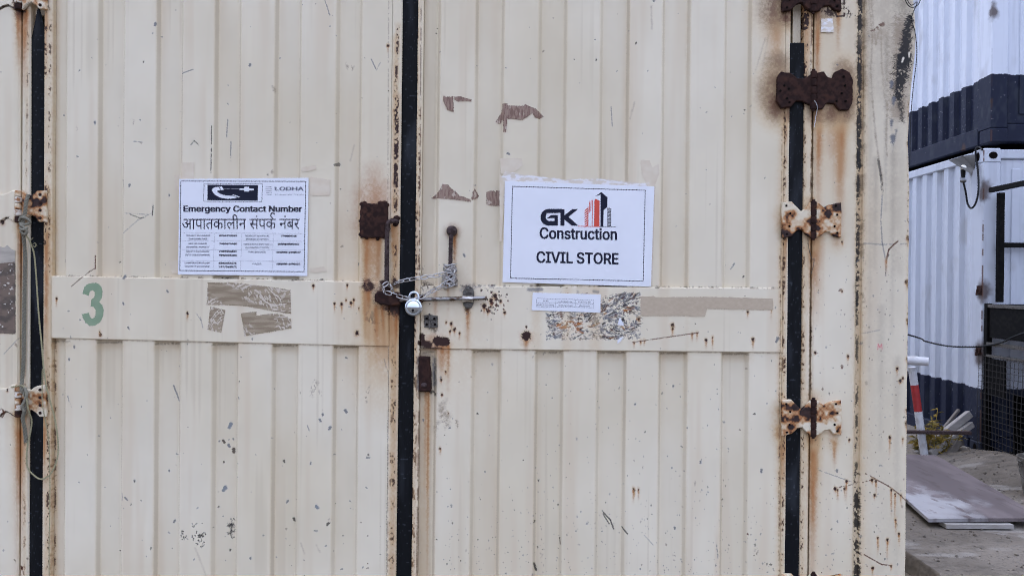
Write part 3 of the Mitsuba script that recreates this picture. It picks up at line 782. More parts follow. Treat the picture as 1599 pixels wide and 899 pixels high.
def strip(px0, px1, y0, y1, z0=ZD0, z1=ZD1, b=.0018, n=30):
    """Upright bar following the lean of the leaf; from px0 to px1."""
    zs = np.linspace(z0, z1, n)
    v = []
    for z in zs:
        a, c = float(leaf_x(px0, z)), float(leaf_x(px1, z))
        j = .0006 * (meshkit.noise(np.array([[a * 50, 0, z * 14]]))[0] - .5)
        v += [[a, y1, z], [a, y0 + b, z], [a + b, y0 + j, z], [c - b, y0 + j, z], [c, y0 + b, z], [c, y1, z]]
    f = []
    for i in range(n - 1):
        for k in range(5):
            f += [[i * 6 + k, i * 6 + k + 1, i * 6 + k + 7], [i * 6 + k, i * 6 + k + 7, i * 6 + k + 6]]
    return tm(v, f)


DL, DR = holder('door', CC), None
labels[DL] = {'label': 'left door leaf with stencilled green 3'}
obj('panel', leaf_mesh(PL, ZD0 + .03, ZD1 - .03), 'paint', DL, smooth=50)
obj('edge_bar', strip(68, 80.5, -.0015, .035), 'paint', DL)
obj('edge_bar', strip(608.5, 623.5, -.0025, .035), 'paint', DL)
DR = holder('door', CC)
labels[DR] = {'label': 'right door leaf with the store sign'}
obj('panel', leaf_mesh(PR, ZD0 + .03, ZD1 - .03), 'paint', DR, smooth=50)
obj('edge_bar', strip(648, 656.5, -.0025, .035), 'paint', DR)
obj('edge_bar', strip(1222.5, 1230.5, -.0015, .035), 'paint', DR)
for D, (c0, c1, c2, c3) in ((DL, ((81, 430.5), (608, 440), (608, 541), (81, 528))), (DR, ((657, 446), (1221.5, 449.5), (1221.5, 550.5), (657, 544.5)))):
    P = pxpoly([c0, c1, c2, c3])
    obj('mid_rail', plate(P, -.0042, .017, .0030), 'paint', D)
    for (a, b) in ((ZD0, ZD0 + .05), (ZD1 - .05, ZD1)):
        q = (68, 624) if D == DL else (647, 1231)
        obj('end_rail', bx(float(leaf_x(q[0], a)), float(leaf_x(q[1], a)), -.001, .034, a, b, .003), 'paint', D)
# rubber gaskets in the three gaps


def gasket(pa, pb, z0, z1, y, key_label=None, dome=False):
    zs = np.linspace(z0, z1, 24)
    v = []
    for z in zs:
        a, c = float(leaf_x(pa, z)), float(leaf_x(pb, z))
        j = .0015 * (meshkit.noise(np.array([[a * 20, 3, z * 9]]))[0] - .5)
        if dome:
            k = math.sqrt(max(0, 1 - max(0, (z - (z1 - .016)) / .016) ** 2)); m_ = (a + c) / 2
            a, c = m_ + (a - m_) * max(k, .05), m_ + (c - m_) * max(k, .05)
        xs_ = np.linspace(a, c, 5)
        v += [[x, y - .004 * (1 - (2 * (i / 4) - 1) ** 2) + j, z] for i, x in enumerate(xs_)]
    f = []
    for i in range(23):
        for k in range(4):
            f += [[i * 5 + k, i * 5 + k + 1, i * 5 + k + 6], [i * 5 + k, i * 5 + k + 6, i * 5 + k + 5]]
    return tm(v, f)


obj('gasket', gasket(45.5, 69, ZD0, Z_(8, 60), .006, dome=True), 'rubber', CC, smooth=True)
obj('gasket', gasket(622, 649.5, ZD0, ZD1, .006), 'rubber', CC, smooth=True)
obj('gasket', gasket(1229.5, 1251.5, ZD0, Z_(68, 1240), -.001), 'rubber', CC, smooth=True)
# jambs and corner posts
zt0, zt1 = 0.12, 2.62
XR, XL = X_(1418), -X_(1418) + (X_(46) + X_(1252))
pw = (X_(1252), X_(1266), X_(1268), X_(1336), X_(1345))


def vplate(x0, x1, y0, y1, z0, z1, b=.003, nz_=26):
    """Upright plate with slightly uneven front."""
    zs = np.linspace(z0, z1, nz_)
    v = []
    for z in zs:
        j = lambda x: .0022 * (meshkit.fbm(np.array([[x * 6, 1, z * 5]]), 3)[0] - .5)
        xm = (x0 + x1) / 2
        v += [[x0, y1, z], [x0, y0 + b, z], [x0 + b, y0 + j(x0), z], [xm, y0 + j(xm), z], [x1 - b, y0 + j(x1), z], [x1, y0 + b, z], [x1, y1, z]]
    f = []
    for i in range(nz_ - 1):
        for k in range(6):
            f += [[i * 7 + k, i * 7 + k + 1, i * 7 + k + 8], [i * 7 + k, i * 7 + k + 8, i * 7 + k + 7]]
    return tm(v, f)


JR = holder('door_jamb', CC)
obj('edge_strip', vplate(pw[0], pw[1], -.0005, .04, ZD0, ZD1, .003), 'paint', JR, smooth=25)
obj('face_plate', vplate(pw[2], pw[3], -.004, .04, ZD0, ZD1, .004), 'paint', JR, smooth=25)
obj('groove', bx(pw[3] - .001, pw[4] + .001, .003, .04, ZD0, ZD1), 'paint', JR)
mir = lambda x: X_(46) + X_(1252) - x
JL = holder('door_jamb', CC)
obj('edge_strip', vplate(mir(pw[1]), mir(pw[0]), -.0005, .04, ZD0, ZD1, .003), 'paint', JL, smooth=25)
obj('face_plate', vplate(mir(pw[3]), mir(pw[2]), -.004, .04, ZD0, ZD1, .004), 'paint', JL, smooth=25)


def corner_post(x0, x1, side):
    """Front corner post; the outer edge was knocked out of true near the top."""
    zs = np.linspace(zt0, zt1, 60)
    v = []
    sgn = 1 if side > 0 else -1
    xi, xo = (x0, x1) if side > 0 else (x1, x0)
    for z in zs:
        dent = (.012 * math.exp(-((z - Z_(60, 1418)) / .09) ** 2) - .004 * math.exp(-((z - Z_(215, 1418)) / .08) ** 2)) if side > 0 else 0
        n = .0018 * (meshkit.noise(np.array([[3.3, 0, z * 30]]))[0] - .5)
        o = xo + sgn * (dent + n)
        j = lambda k: .004 * (meshkit.fbm(np.array([[k, 2, z * 4]]), 3)[0] - .5)
        b = .006 * sgn
        row = [[xi, .04, z], [xi, -.003, z], [xi + .003 * sgn, -.006, z], [(xi + o) / 2, -.006 + j(1), z], [o - b, -.006 + j(2), z], [o - b * .3, -.004, z], [o, .001, z], [o, .09, z], [o - .05 * sgn, .10, z]]
        v += row
    f, m = [], 9
    for i in range(len(zs) - 1):
        for k in range(m - 1):
            q = [[i * m + k, i * m + k + 1, (i + 1) * m + k + 1], [i * m + k, (i + 1) * m + k + 1, (i + 1) * m + k]]
            f += q if side > 0 else [t[::-1] for t in q]
    return tm(v, f)


obj('corner_post', corner_post(pw[4], XR, 1), 'paint', CC, smooth=40)
obj('corner_post', corner_post(XL, mir(pw[4]), -1), 'paint', CC, smooth=40)
# strip of pale filler visible in the upper part of the right gap
obj('gap_backing', bx(X_(1238), X_(1250), .02, .03, Z_(75, 1240), ZD1), 'cream_plain', CC)
obj('gap_backing', bx(X_(40), X_(75), .02, .03, Z_(20, 60), ZD1), 'cream_plain', CC)
obj('header_beam', bx(XL, XR, -.004, .10, ZD1 + .005, zt1 + .02, .006), 'paint', CC)
obj('sill_beam', bx(XL, XR, -.004, .10, zt0 - .02, ZD0 - .005, .006), 'paint', CC)


def corr_wall(origin, along, out, length, z0, z1, pitch=.17, dep=.036, flat=.06, run=.025, side_first=0):
    """Vertical corrugated sheet: starts at origin, runs along 'along', proud towards 'out'."""
    along, out = np.array(along, float), np.array(out, float)
    s, pts = 0.0, []
    while s < length:
        pts += [(s, 0), (s + flat, 0), (s + flat + run, -dep), (s + pitch - run, -dep)]
        s += pitch
    pts = [p for p in pts if p[0] <= length] + [(length, 0)]
    n = len(pts)
    v = []
    for z in (z0, (z0 + z1) / 2, z1):
        v += [np.array(origin) + along * a + out * d + [0, 0, z] for a, d in pts]
    f = []
    for r in range(2):
        for k in range(n - 1):
            a = r * n + k
            f += [[a, a + 1, a + n + 1], [a, a + n + 1, a + n]]
    return tm(v, f)


LEN = 6.06
obj('side_wall', corr_wall((XR - .01, .1, 0), (0, 1, 0), (1, 0, 0), LEN - .2, .2, 2.56), 'cream_plain', CC)
obj('side_wall', corr_wall((XL + .01, .1, 0), (0, 1, 0), (-1, 0, 0), LEN - .2, .2, 2.56), 'cream_plain', CC)
obj('roof', bx(XL + .01, XR - .01, .05, LEN, 2.58, 2.61, .004), 'cream_plain', CC)
obj('end_wall', bx(XL, XR, LEN - .06, LEN, .1, 2.6, .01), 'cream_plain', CC)
for x in (XL, XR):
    s = 1 if x > 0 else -1
    obj('bottom_rail', bx(x - s * .08, x - s * .002, .1, LEN - .06, .06, .22, .006), 'cream_plain', CC)
    obj('top_rail', bx(x - s * .08, x - s * .002, .1, LEN - .06, 2.55, 2.63, .006), 'cream_plain', CC)
obj('floor', bx(XL + .05, XR - .05, .1, LEN - .1, .18, .24), 'black', CC)


# ---- hinges
def disc_bolts(pts, r, y0, y1):
    return [plate(Point(*W(x, y)[[0, 2]]).buffer(r * M_PX, 5), y0, y1, .0012) for x, y in pts]


def knuckles(x, ytop, ybot, n, rad, ycen, material, parent):
    """A hinge barrel of n knuckles on a pin."""
    z1, z0 = Z_(ytop, x), Z_(ybot, x)
    X = X_(x, (ytop + ybot) / 2)
    h = (z1 - z0) / n
    for i in range(n):
        a, b = z0 + i * h + .0006, z0 + (i + 1) * h - .0006
        m = tube([[X, ycen, a], [X, ycen, a + .0015], [X, ycen, b - .0015], [X, ycen, b]], [rad * .85, rad, rad, rad * .85], 14)
        obj('knuckle', m, material if i % 2 else 'hinge_paint' if material != 'rust' else 'rust', parent, smooth=40)
    obj('pin', tube([[X, ycen, z0 - .004], [X, ycen, z1 + .004]], rad * .5, 10), 'rust', parent, smooth=40)


def right_hinge(yc, h, mat, lab, big=False, seed=1):
    k = holder('hinge', CC)
    labels[k] = {'label': lab}
    t, b = yc - h / 2, yc + h / 2
    if big:
        outl = [(1212, t + 8), (1218, t), (1232, t + 2), (1242, t + 10), (1254, t + 11), (1262, t + 5), (1270, t), (1271, b - 4), (1262, b - 6), (1250, b - 12), (1240, b - 12), (1232, b - 3), (1218, b - 1), (1211, b - 12)]
        outr = [(1272, t + 1), (1284, t), (1289, t + 8), (1297, t + 11), (1301, t), (1312, t - 4), (1324, t), (1329, t + 12), (1328, b - 8), (1322, b + 2), (1308, b + 2), (1300, b - 8), (1288, b - 9), (1282, b), (1272, b + 1)]
    else:
        outl = [(1219, t), (1234, t), (1241, t + 8), (1249, t + 15), (1256, t + 9), (1264, t), (1264.5, b), (1258, b - 4), (1250, b - 13), (1242, b - 12), (1234, b - 3), (1219, b)]
        outr = [(1268, t - 1), (1276, t + 2), (1284, t + 9), (1292, t + 4), (1311, t + 1), (1311, b - 1), (1300, b - 2), (1293, b - 10), (1285, b - 9), (1278, b - 2), (1268, b)]
    obj('leaf_plate', plate(pxpoly(outl), -.014, -.004, .002, .0012, .006, seed), mat, k)
    obj('leaf_plate', plate(pxpoly(outr), -.013, -.004, .002, .0012, .006, seed + 3), mat, k)
    knuckles(1267.5, t - 1, b + 1, 5, .0075, -.012, mat if mat == 'rust' else 'rust', k)
    if big:
        hp = [(1222, t + 22), (1229, t + 27), (1216, t + 30), (1226, t + 42), (1230, t + 48), (1314, t + 8), (1316, t + 22), (1311, t + 34), (1303, t + 46), (1317, t + 46)]
    else:
        hp = [(1225, t + 6), (1226, b - 6), (1231, t + 18), (1230, b - 18), (1302, t + 6), (1304, t + 20), (1300, b - 18), (1304, b - 8)]
    for x, y in hp:
        obj('rivet', plate(Point(*W(x, y)[[0, 2]]).buffer(1.7 * M_PX, 4), -.0156, -.0138, .0006), 'hole_dark', k)


right_hinge(143, 58, 'rust', 'large dark unpainted hinge, heavily rusted', True, 2)
right_hinge(344, 56, 'hinge_paint', 'cream hinge flaking to rust at mid height', False, 4)
right_hinge(651, 56, 'hinge_paint', 'cream hinge with a rusty door-side plate', False, 7)
right_hinge(-6, 54, 'rust', 'dark rusty hinge at the top of the frame', False, 8)
right_hinge(920, 54, 'hinge_paint', 'lowest hinge on the right jamb', False, 9)


def left_hinge(yc, seed):
    k = holder('hinge', CC)
    t, b = yc - 25, yc + 25
    obj('leaf_plate', plate(pxpoly([(39, t), (45, t + 6), (53, t + 8), (62, t + 1), (75, t), (76, b - 1), (66, b - 1), (60, b - 8), (54, b - 12), (46, b - 8), (39, b)]), -.013, -.004, .002, .001, .006, seed), 'hinge_paint', k)
    obj('leaf_plate', plate(pxpoly([(-28, t + 5), (-12, t + 10), (4, t + 6), (14, t + 5), (22, t), (27, t), (27, b), (22, b - 2), (14, b - 9), (4, b - 3), (-12, b + 2), (-28, b)]), -.0085, -.002, .002, .001, .006, seed + 1), 'paint', k)
    z1, z0 = Z_(t, 33), Z_(b, 33)
    X = X_(33, yc)
    h = (z1 - z0) / 5
    for i in range(5):
        a, c = z0 + i * h + .001, z0 + (i + 1) * h - .001
        obj('knuckle', tube([[X, -.010, a], [X, -.010, a + .0015], [X, -.010, c - .0015], [X, -.010, c]], [.0072, .0085, .0085, .0072], 14), ('rust' if i == 0 else 'rust_edge_paint' if i % 2 else 'hinge_paint'), k, smooth=40)
    for y in (t + 7, t + 19, t + 31, t + 43):
        obj('rivet', plate(Point(*W(68, y)[[0, 2]]).buffer(2.3 * M_PX, 5), -.0160, -.0128, .001), 'rust', k)


scene['rust_edge_paint'] = pr(lambda p, n, uv: mix((.66, .60, .50), (.30, .13, .05), ss(.55, .68, fbm(p.x * 120, p.y * 120, p.z * 100, 3))), .6)
left_hinge(323, 31)
left_hinge(625, 37)
left_hinge(-7, 41)
left_hinge(927, 43)

# ---- fittings on the doors
k = obj('rusty_plate', plate(pxpoly([(564, 319), (585, 318), (606, 319), (607, 345), (605, 371), (585, 372), (563, 371), (562, 350)]), -.008, -.0005, .002, .0016, .008, 3), 'rust', DL, label='square rusted plate welded near the meeting edge')
for (x, y, r) in [(566, 319, 4.5), (570, 317, 3.5), (594, 317, 4), (601, 317, 4.5), (605, 320, 3.5), (563, 345, 3), (564, 366, 4), (573, 372, 2.8), (590, 373, 3), (600, 371, 3)]:
    c = W(x, y); m = trimesh.creation.icosphere(2, r * M_PX); m.vertices *= [1, .55, .8]
    m.vertices += .0014 * (meshkit.noise(m.vertices * 400, int(x))[:, None] - .5); m.apply_translation([c[0], -.003, c[2]])
    obj('weld_bead', m, 'rust', DL, smooth=True)
q = [W(x, y, yy) for x, y, yy in [(621, 347, -.003), (619, 346, -.012), (613, 346.5, -.020), (609, 349, -.021), (607.5, 355, -.019), (606.5, 370, -.017), (606, 400, -.016), (605.5, 430, -.014), (605, 448, -.010)]]
kk = obj('pull_handle', tube(spline(q, 6), .0058, 12), 'rod_rust', DL, smooth=40, label='bent rusty bar handle')
for (x, y, r) in [(620, 341, 5.5), (618, 350, 4.5), (613, 343, 3)]:
    c = W(x, y); m = trimesh.creation.icosphere(2, r * M_PX); m.vertices *= [1, .6, .8]; m.vertices += .002 * (meshkit.noise(m.vertices * 300, int(x))[:, None] - .5)
    m.apply_translation([c[0], -.004, c[2]]); obj('weld_bead', m, 'rust', DL, smooth=True)
# right rod with its cup
c = W(706, 361)
m = trimesh.creation.revolve(np.array([[0, .022], [.006, .0215], [.010, .019], [.0128, .012], [.0135, .004], [.013, 0]]), sections=22)
m = orient(m, [[1, 0, 0], [0, 0, 1], [0, -1, 0]], [c[0], -.001, c[2]])
obj('rod_cup', m, 'rod_rust', DR, smooth=45)
q = [W(x, y, yy) for x, y, yy in [(706, 362, -.016), (705, 380, -.015), (704.5, 400, -.014), (704, 425, -.013), (703.5, 447, -.012)]]
obj('pull_handle', tube(spline(q, 4), .0052, 12), 'rod_rust', DR, smooth=40, label='straight rusty rod wound with chain')
# slide bolt
BT = CC + '__slide_bolt'
labels[BT] = {'label': 'steel slide bolt across the meeting doors'}
p0, p1 = W(603, 468.5, -.017), W(761, 465, -.017)
obj('bolt_bar', tube(np.linspace(p0, p1, 12), [.0052] * 11 + [.0048], 14), 'bolt_steel', BT, smooth=40)
obj('keeper', plate(pxpoly([(589, 458), (596, 454), (608, 456), (626, 457), (627, 476), (612, 477), (596, 475), (588, 470)]), -.026, -.004, .003, .0018, .007, 12), 'rust', BT)
obj('guide', plate(pxpoly([(655, 460), (661, 459), (661, 472), (655, 473)]), -.024, -.004, .002), 'rust', BT)
pl_ = pxpoly([(723, 455), (727, 448), (732, 445), (738, 449), (741, 456), (740, 474), (736, 481), (729, 482), (724, 475)])
obj('bracket', plate(pl_, -.0085, -.004, .0012, .0006, .006, 5), 'zinc', BT)
zc = W(731, 466)[2]
yz = [(-.0065, .0105), (-.017, .0085), (-.0245, .0045), (-.0255, 0), (-.0245, -.0045), (-.017, -.0085), (-.0065, -.0105)]
sad = []
for x in (X_(723.5), X_(740)):
    sad += [[x, y, zc + z] for y, z in yz]
n = len(yz)
f = []
for i in range(n - 1):
    f += [[i, i + 1, i + n + 1], [i, i + n + 1, i + n]]
obj('saddle', tm(sad, f), 'steel', BT, smooth=50)
for x, y in [(731.5, 451), (730, 478)]:
    c = W(x, y); m = trimesh.creation.icosphere(2, .0052); m.vertices *= [1, .55, 1]; m.apply_translation([c[0], -.0085, c[2]])
    obj('screw_head', m, 'zinc', BT, smooth=True)
# small broken hinge under the bolt
SH = CC + '__broken_hasp'
labels[SH] = {'label': 'small tarnished hasp plate under the padlock'}
obj('hasp_plate', plate(pxpoly([(663, 492), (671, 491), (671, 511), (663, 511)]), -.008, -.004, .001), 'zinc', SH)
obj('hasp_plate', plate(pxpoly([(672, 491), (684, 493), (684, 511), (672, 511)]), -.010, -.004, .001), 'zinc', SH)
obj('hasp_pin', tube([W(671.5, 489, -.011), W(671.5, 513, -.011)], .0022, 10), 'zinc', SH, smooth=40)
for x, y in [(667, 497), (667, 506), (679, 497), (680, 506)]:
    obj('hasp_hole', plate(Point(*W(x, y)[[0, 2]]).buffer(2.0 * M_PX, 4), -.0112 if x > 672 else -.0094, -.0075, .0004), 'hole_dark', SH)
obj('locking_block', plate(pxpoly([(654, 556), (671, 557), (673, 585), (673, 611), (655, 610), (654, 580)]), -.012, .014, .004, .0012, .008, 15), 'rust', DR, label='rusty welded block below the mid rail')
c = W(663, 600); m = trimesh.creation.icosphere(2, .008); m.vertices *= [1, .5, .8]; m.apply_translation([c[0], -.012, c[2]]); obj('weld_bead', m, 'rod_rust', DR, smooth=True)

# stencilled 3 on the mid rail (photo crop coordinates / 9 + origin)
def crop(pts, ox, oy, s):
    return [(ox + x / s, oy + y / s) for x, y in pts]


three_o = [(272, 345), (296, 255), (340, 212), (400, 196), (460, 192), (510, 215), (545, 262), (553, 330), (545, 400), (508, 463), (552, 510), (572, 580), (560, 665), (520, 745), (440, 795), (370, 795), (315, 745), (280, 690), (263, 632), (362, 612), (376, 655), (392, 685), (418, 692), (445, 670), (460, 610), (452, 560), (425, 528), (388, 525), (392, 470), (400, 420), (430, 405), (446, 370), (445, 320), (415, 296), (380, 310), (358, 372)]
P3 = pxpoly(crop(three_o, 100, 420, 8.99)).buffer(.0008).buffer(-.0008)
obj('stencilled_number', plate(P3, -.0046, -.0040, 0), 'paint_green', DL, label='green stencilled number 3')
# rubbed thin gaps of the stencil are too narrow to show


# ================================================================== thin sheets lying on the doors
def sheet(pts, mat, off=.0006, jag=0.0, seed=0, thick=.0005, smooth=False, ondoor=False):
    """Thin patch with outline in px; follows the corrugation when ondoor."""
    P = pxpoly(pts)
    P = P.segmentize(.006)
    if jag:
        c = np.array(P.exterior.coords[:-1])
        n = np.stack([meshkit.fbm(np.c_[c * 160, np.full(len(c), seed + 3 * j)], 2, seed + j) - .5 for j in range(2)], 1)
        P = Polygon(c + n * 2 * jag * M_PX).buffer(0)
        if P.geom_type != 'Polygon':
            P = max(P.geoms, key=lambda g: g.area)
    if not ondoor:
        return plate(P, -off - thick, -off, 0)
    ms = []
    x0, z0, x1, z1 = P.bounds
    for s in np.arange(x0, x1, .0035):
        g = P.intersection(sbox(s, z0 - 1, min(s + .0035, x1), z1 + 1))
        for h in getattr(g, 'geoms', [g]):
            if h.geom_type == 'Polygon' and h.area > 1e-9:
                v2, f2 = tri2d(h)
                px = np.interp(v2[:, 0], W(np.arange(0, 1600, 4.), np.full(400, 449.))[:, 0], np.arange(0, 1600, 4.))
                px = px + tilt(px, v2[:, 1]) * -1 / M_PX
                y = depth_at(px) + wob(v2[:, 0], v2[:, 1]).clip(-.0012) - off - .0009
                a, b, c = v2[f2[:, 0]], v2[f2[:, 1]], v2[f2[:, 2]]
                sg = (b[:, 0] - a[:, 0]) * (c[:, 1] - a[:, 1]) - (b[:, 1] - a[:, 1]) * (c[:, 0] - a[:, 0])
                ms.append(tm(np.c_[v2[:, 0], y, v2[:, 1]], np.where(sg[:, None] < 0, f2[:, ::-1], f2)))
    return cat(ms)


RAIL = .0044
TG = 'torn tape remnants on the doors'


def remnant(name, pts, mat, label, cat_='tape', jag=.8, ondoor=True, off=.0004, seed=0):
    return whole(name, sheet(pts, mat, off if ondoor else RAIL + off, jag, seed, ondoor=ondoor), mat, label, cat_)


# left rail, four pieces of brown tape
c6 = lambda pts: crop(pts, 310, 430, 8.175)
remnant('tape_strip', c6([(130, 88), (350, 92), (380, 82), (620, 105), (640, 108), (640, 390), (350, 378), (115, 372)]), 'tape_brown', 'brown tape remnant, upper left of the patch on the left mid rail', jag=.5, ondoor=False, seed=1)
remnant('tape_strip', c6([(646, 112), (900, 140), (1180, 185), (1190, 490), (880, 440), (640, 395)]), 'tape_brown', 'brown tape remnant, upper right of the patch on the left mid rail', jag=.5, ondoor=False, seed=2)
remnant('tape_strip', c6([(162, 392), (352, 440), (300, 728), (125, 685)]), 'tape_brown', 'small upright brown tape remnant right of the green 3', jag=.5, ondoor=False, seed=3)
remnant('tape_strip', c6([(548, 482), (745, 460), (750, 510), (900, 486), (1060, 490), (1190, 550), (1192, 672), (900, 722), (600, 770)]), 'tape_brown', 'wide slanted brown tape remnant below the others on the left rail', jag=.5, ondoor=False, seed=4)
remnant('tape_strip', [(1000, 463), (1020, 462), (1024, 464), (1100, 463), (1150, 464), (1206, 466), (1206, 484), (1103, 482), (1100, 494), (1060, 493), (1000, 493)], 'tape_grey', 'long grey-brown adhesive strip on the right mid rail', jag=.7, ondoor=False, seed=5)
c2 = lambda pts: crop(pts, 660, 130, 4.495)
remnant('tape_scrap', c2([(145, 85), (165, 100), (215, 95), (218, 205), (175, 190), (150, 140), (140, 120)]), 'tape_torn', 'torn brown tape scrap, upper left of the right door', jag=.8, seed=6)
remnant('tape_scrap', c2([(222, 95), (260, 96), (345, 118), (342, 130), (240, 126), (222, 118)]), 'tape_torn', 'thin sliver of brown tape right of the upper torn scrap', jag=1.2, seed=7)
remnant('tape_scrap', c2([(555, 145), (592, 142), (600, 158), (695, 162), (720, 150), (790, 180), (850, 225), (820, 248), (790, 245), (770, 215), (700, 262), (590, 250), (592, 300), (585, 345), (565, 340), (566, 270), (530, 282), (510, 265), (555, 195)]), 'tape_torn', 'largest torn brown tape scrap, above the store sign', jag=1.0, seed=8)
remnant('tape_scrap', c2([(55, 805), (95, 775), (120, 745), (140, 710), (180, 712), (200, 740), (230, 760), (260, 790), (335, 815), (335, 832), (205, 815), (95, 806), (60, 812)]), 'tape_torn', 'humped brown tape scrap left of the store sign', jag=1.0, seed=9)
remnant('tape_scrap', c2([(345, 820), (350, 770), (365, 735), (375, 760), (390, 790), (375, 812)]), 'tape_torn', 'tiny brown tape scrap between two larger ones', jag=1.2, seed=10)
remnant('tape_scrap', c2([(445, 760), (470, 750), (500, 752), (510, 765), (512, 750), (572, 750), (572, 858), (505, 858), (445, 850)]), 'tape_torn', 'brown tape scrap touching the left edge of the store sign', jag=.7, seed=11)
# adhesive traces round the notices
for pts, lab in [([(268, 272), (280, 271), (282, 254), (303, 254), (303, 279), (283, 281), (280, 296), (270, 296)], 'pale tape end at the upper left corner of the emergency notice'),
                 ([(484, 276), (516, 281), (516, 306), (484, 306)], 'beige tape square right of the emergency notice'),
                 ([(260, 407), (279, 406), (279, 427), (265, 427)], 'beige tape trace left of the emergency notice foot'),
                 ([(484, 419), (506, 416), (511, 423), (502, 425), (484, 426)], 'small curled tape trace right of the emergency notice foot'),
                 ([(470, 262), (494, 258), (494, 264), (480, 268), (470, 268)], 'small tape trace above the emergency notice corner')]:
    remnant('tape_trace', pts, 'tape_clear', lab, jag=.8, seed=len(scene) % 50)
cg = lambda pts: crop(pts, 780, 240, 4.085)
for pts, mat, lab in [(cg([(10, 150), (40, 110), (120, 130), (210, 140), (410, 165), (640, 160), (920, 190), (960, 185), (965, 208), (500, 192), (30, 182)]), 'tape_white', 'crinkled clear tape along the top of the store sign'),
                      (cg([(900, 40), (960, 45), (975, 90), (1015, 65), (1018, 130), (995, 190), (965, 260), (935, 190), (905, 130)]), 'tape_clear', 'folded yellowed tape at the upper right corner of the store sign'),
                      (cg([(968, 200), (992, 200), (985, 500), (975, 845), (958, 842)]), 'tape_clear', 'long clear tape down the right edge of the store sign'),
                      (cg([(5, 30), (140, 30), (150, 75), (110, 110), (90, 120), (40, 130), (8, 130)]), 'tape_clear', 'yellow stained tape at the upper left corner of the store sign'),
                      (cg([(0, 130), (36, 170), (28, 320), (15, 560), (2, 560)]), 'tape_clear', 'clear tape down the left edge of the store sign')]:
    remnant('tape_strip', pts, mat, lab, jag=.8, ondoor=False, off=-.0033, seed=len(scene) % 50)
remnant('paper_scrap', [(967, 495), (970, 500), (973, 504), (974, 508), (964, 507)], 'paper', 'small white paper scrap on the scoured patch', 'paper scrap', .5, False, .002, 3)
remnant('paper_scrap', [(973, 526), (969, 532), (964, 536), (964, 531), (968, 527)], 'paper', 'white paper sliver at the lower edge of the scoured patch', 'paper scrap', .5, False, .002, 4)
whole('square_sticker', sheet([(1281, 31), (1299, 31), (1300, 52), (1280, 52)], 'tape_white', .0066, .8, 9), 'tape_white', 'faded white square sticker below the top right hinge', 'sticker')
whole('tape_patch', sheet([(-30, 386), (-4, 389), (3, 385), (9, 387), (14, 383), (20, 389), (26, 391), (26, 409), (-30, 414)], 'peel_grey', .0052, .8, 12), 'peel_grey', 'grey torn paper layer on the left jamb', 'paper scrap')
whole('adhesive_patch', sheet([(-40, 414), (26, 409), (26, 521), (0, 520), (-40, 524)], 'peel_brown', .0050, .8, 13), 'peel_brown', 'dark brown adhesive patch on the left jamb beside the rope', 'adhesive patch')


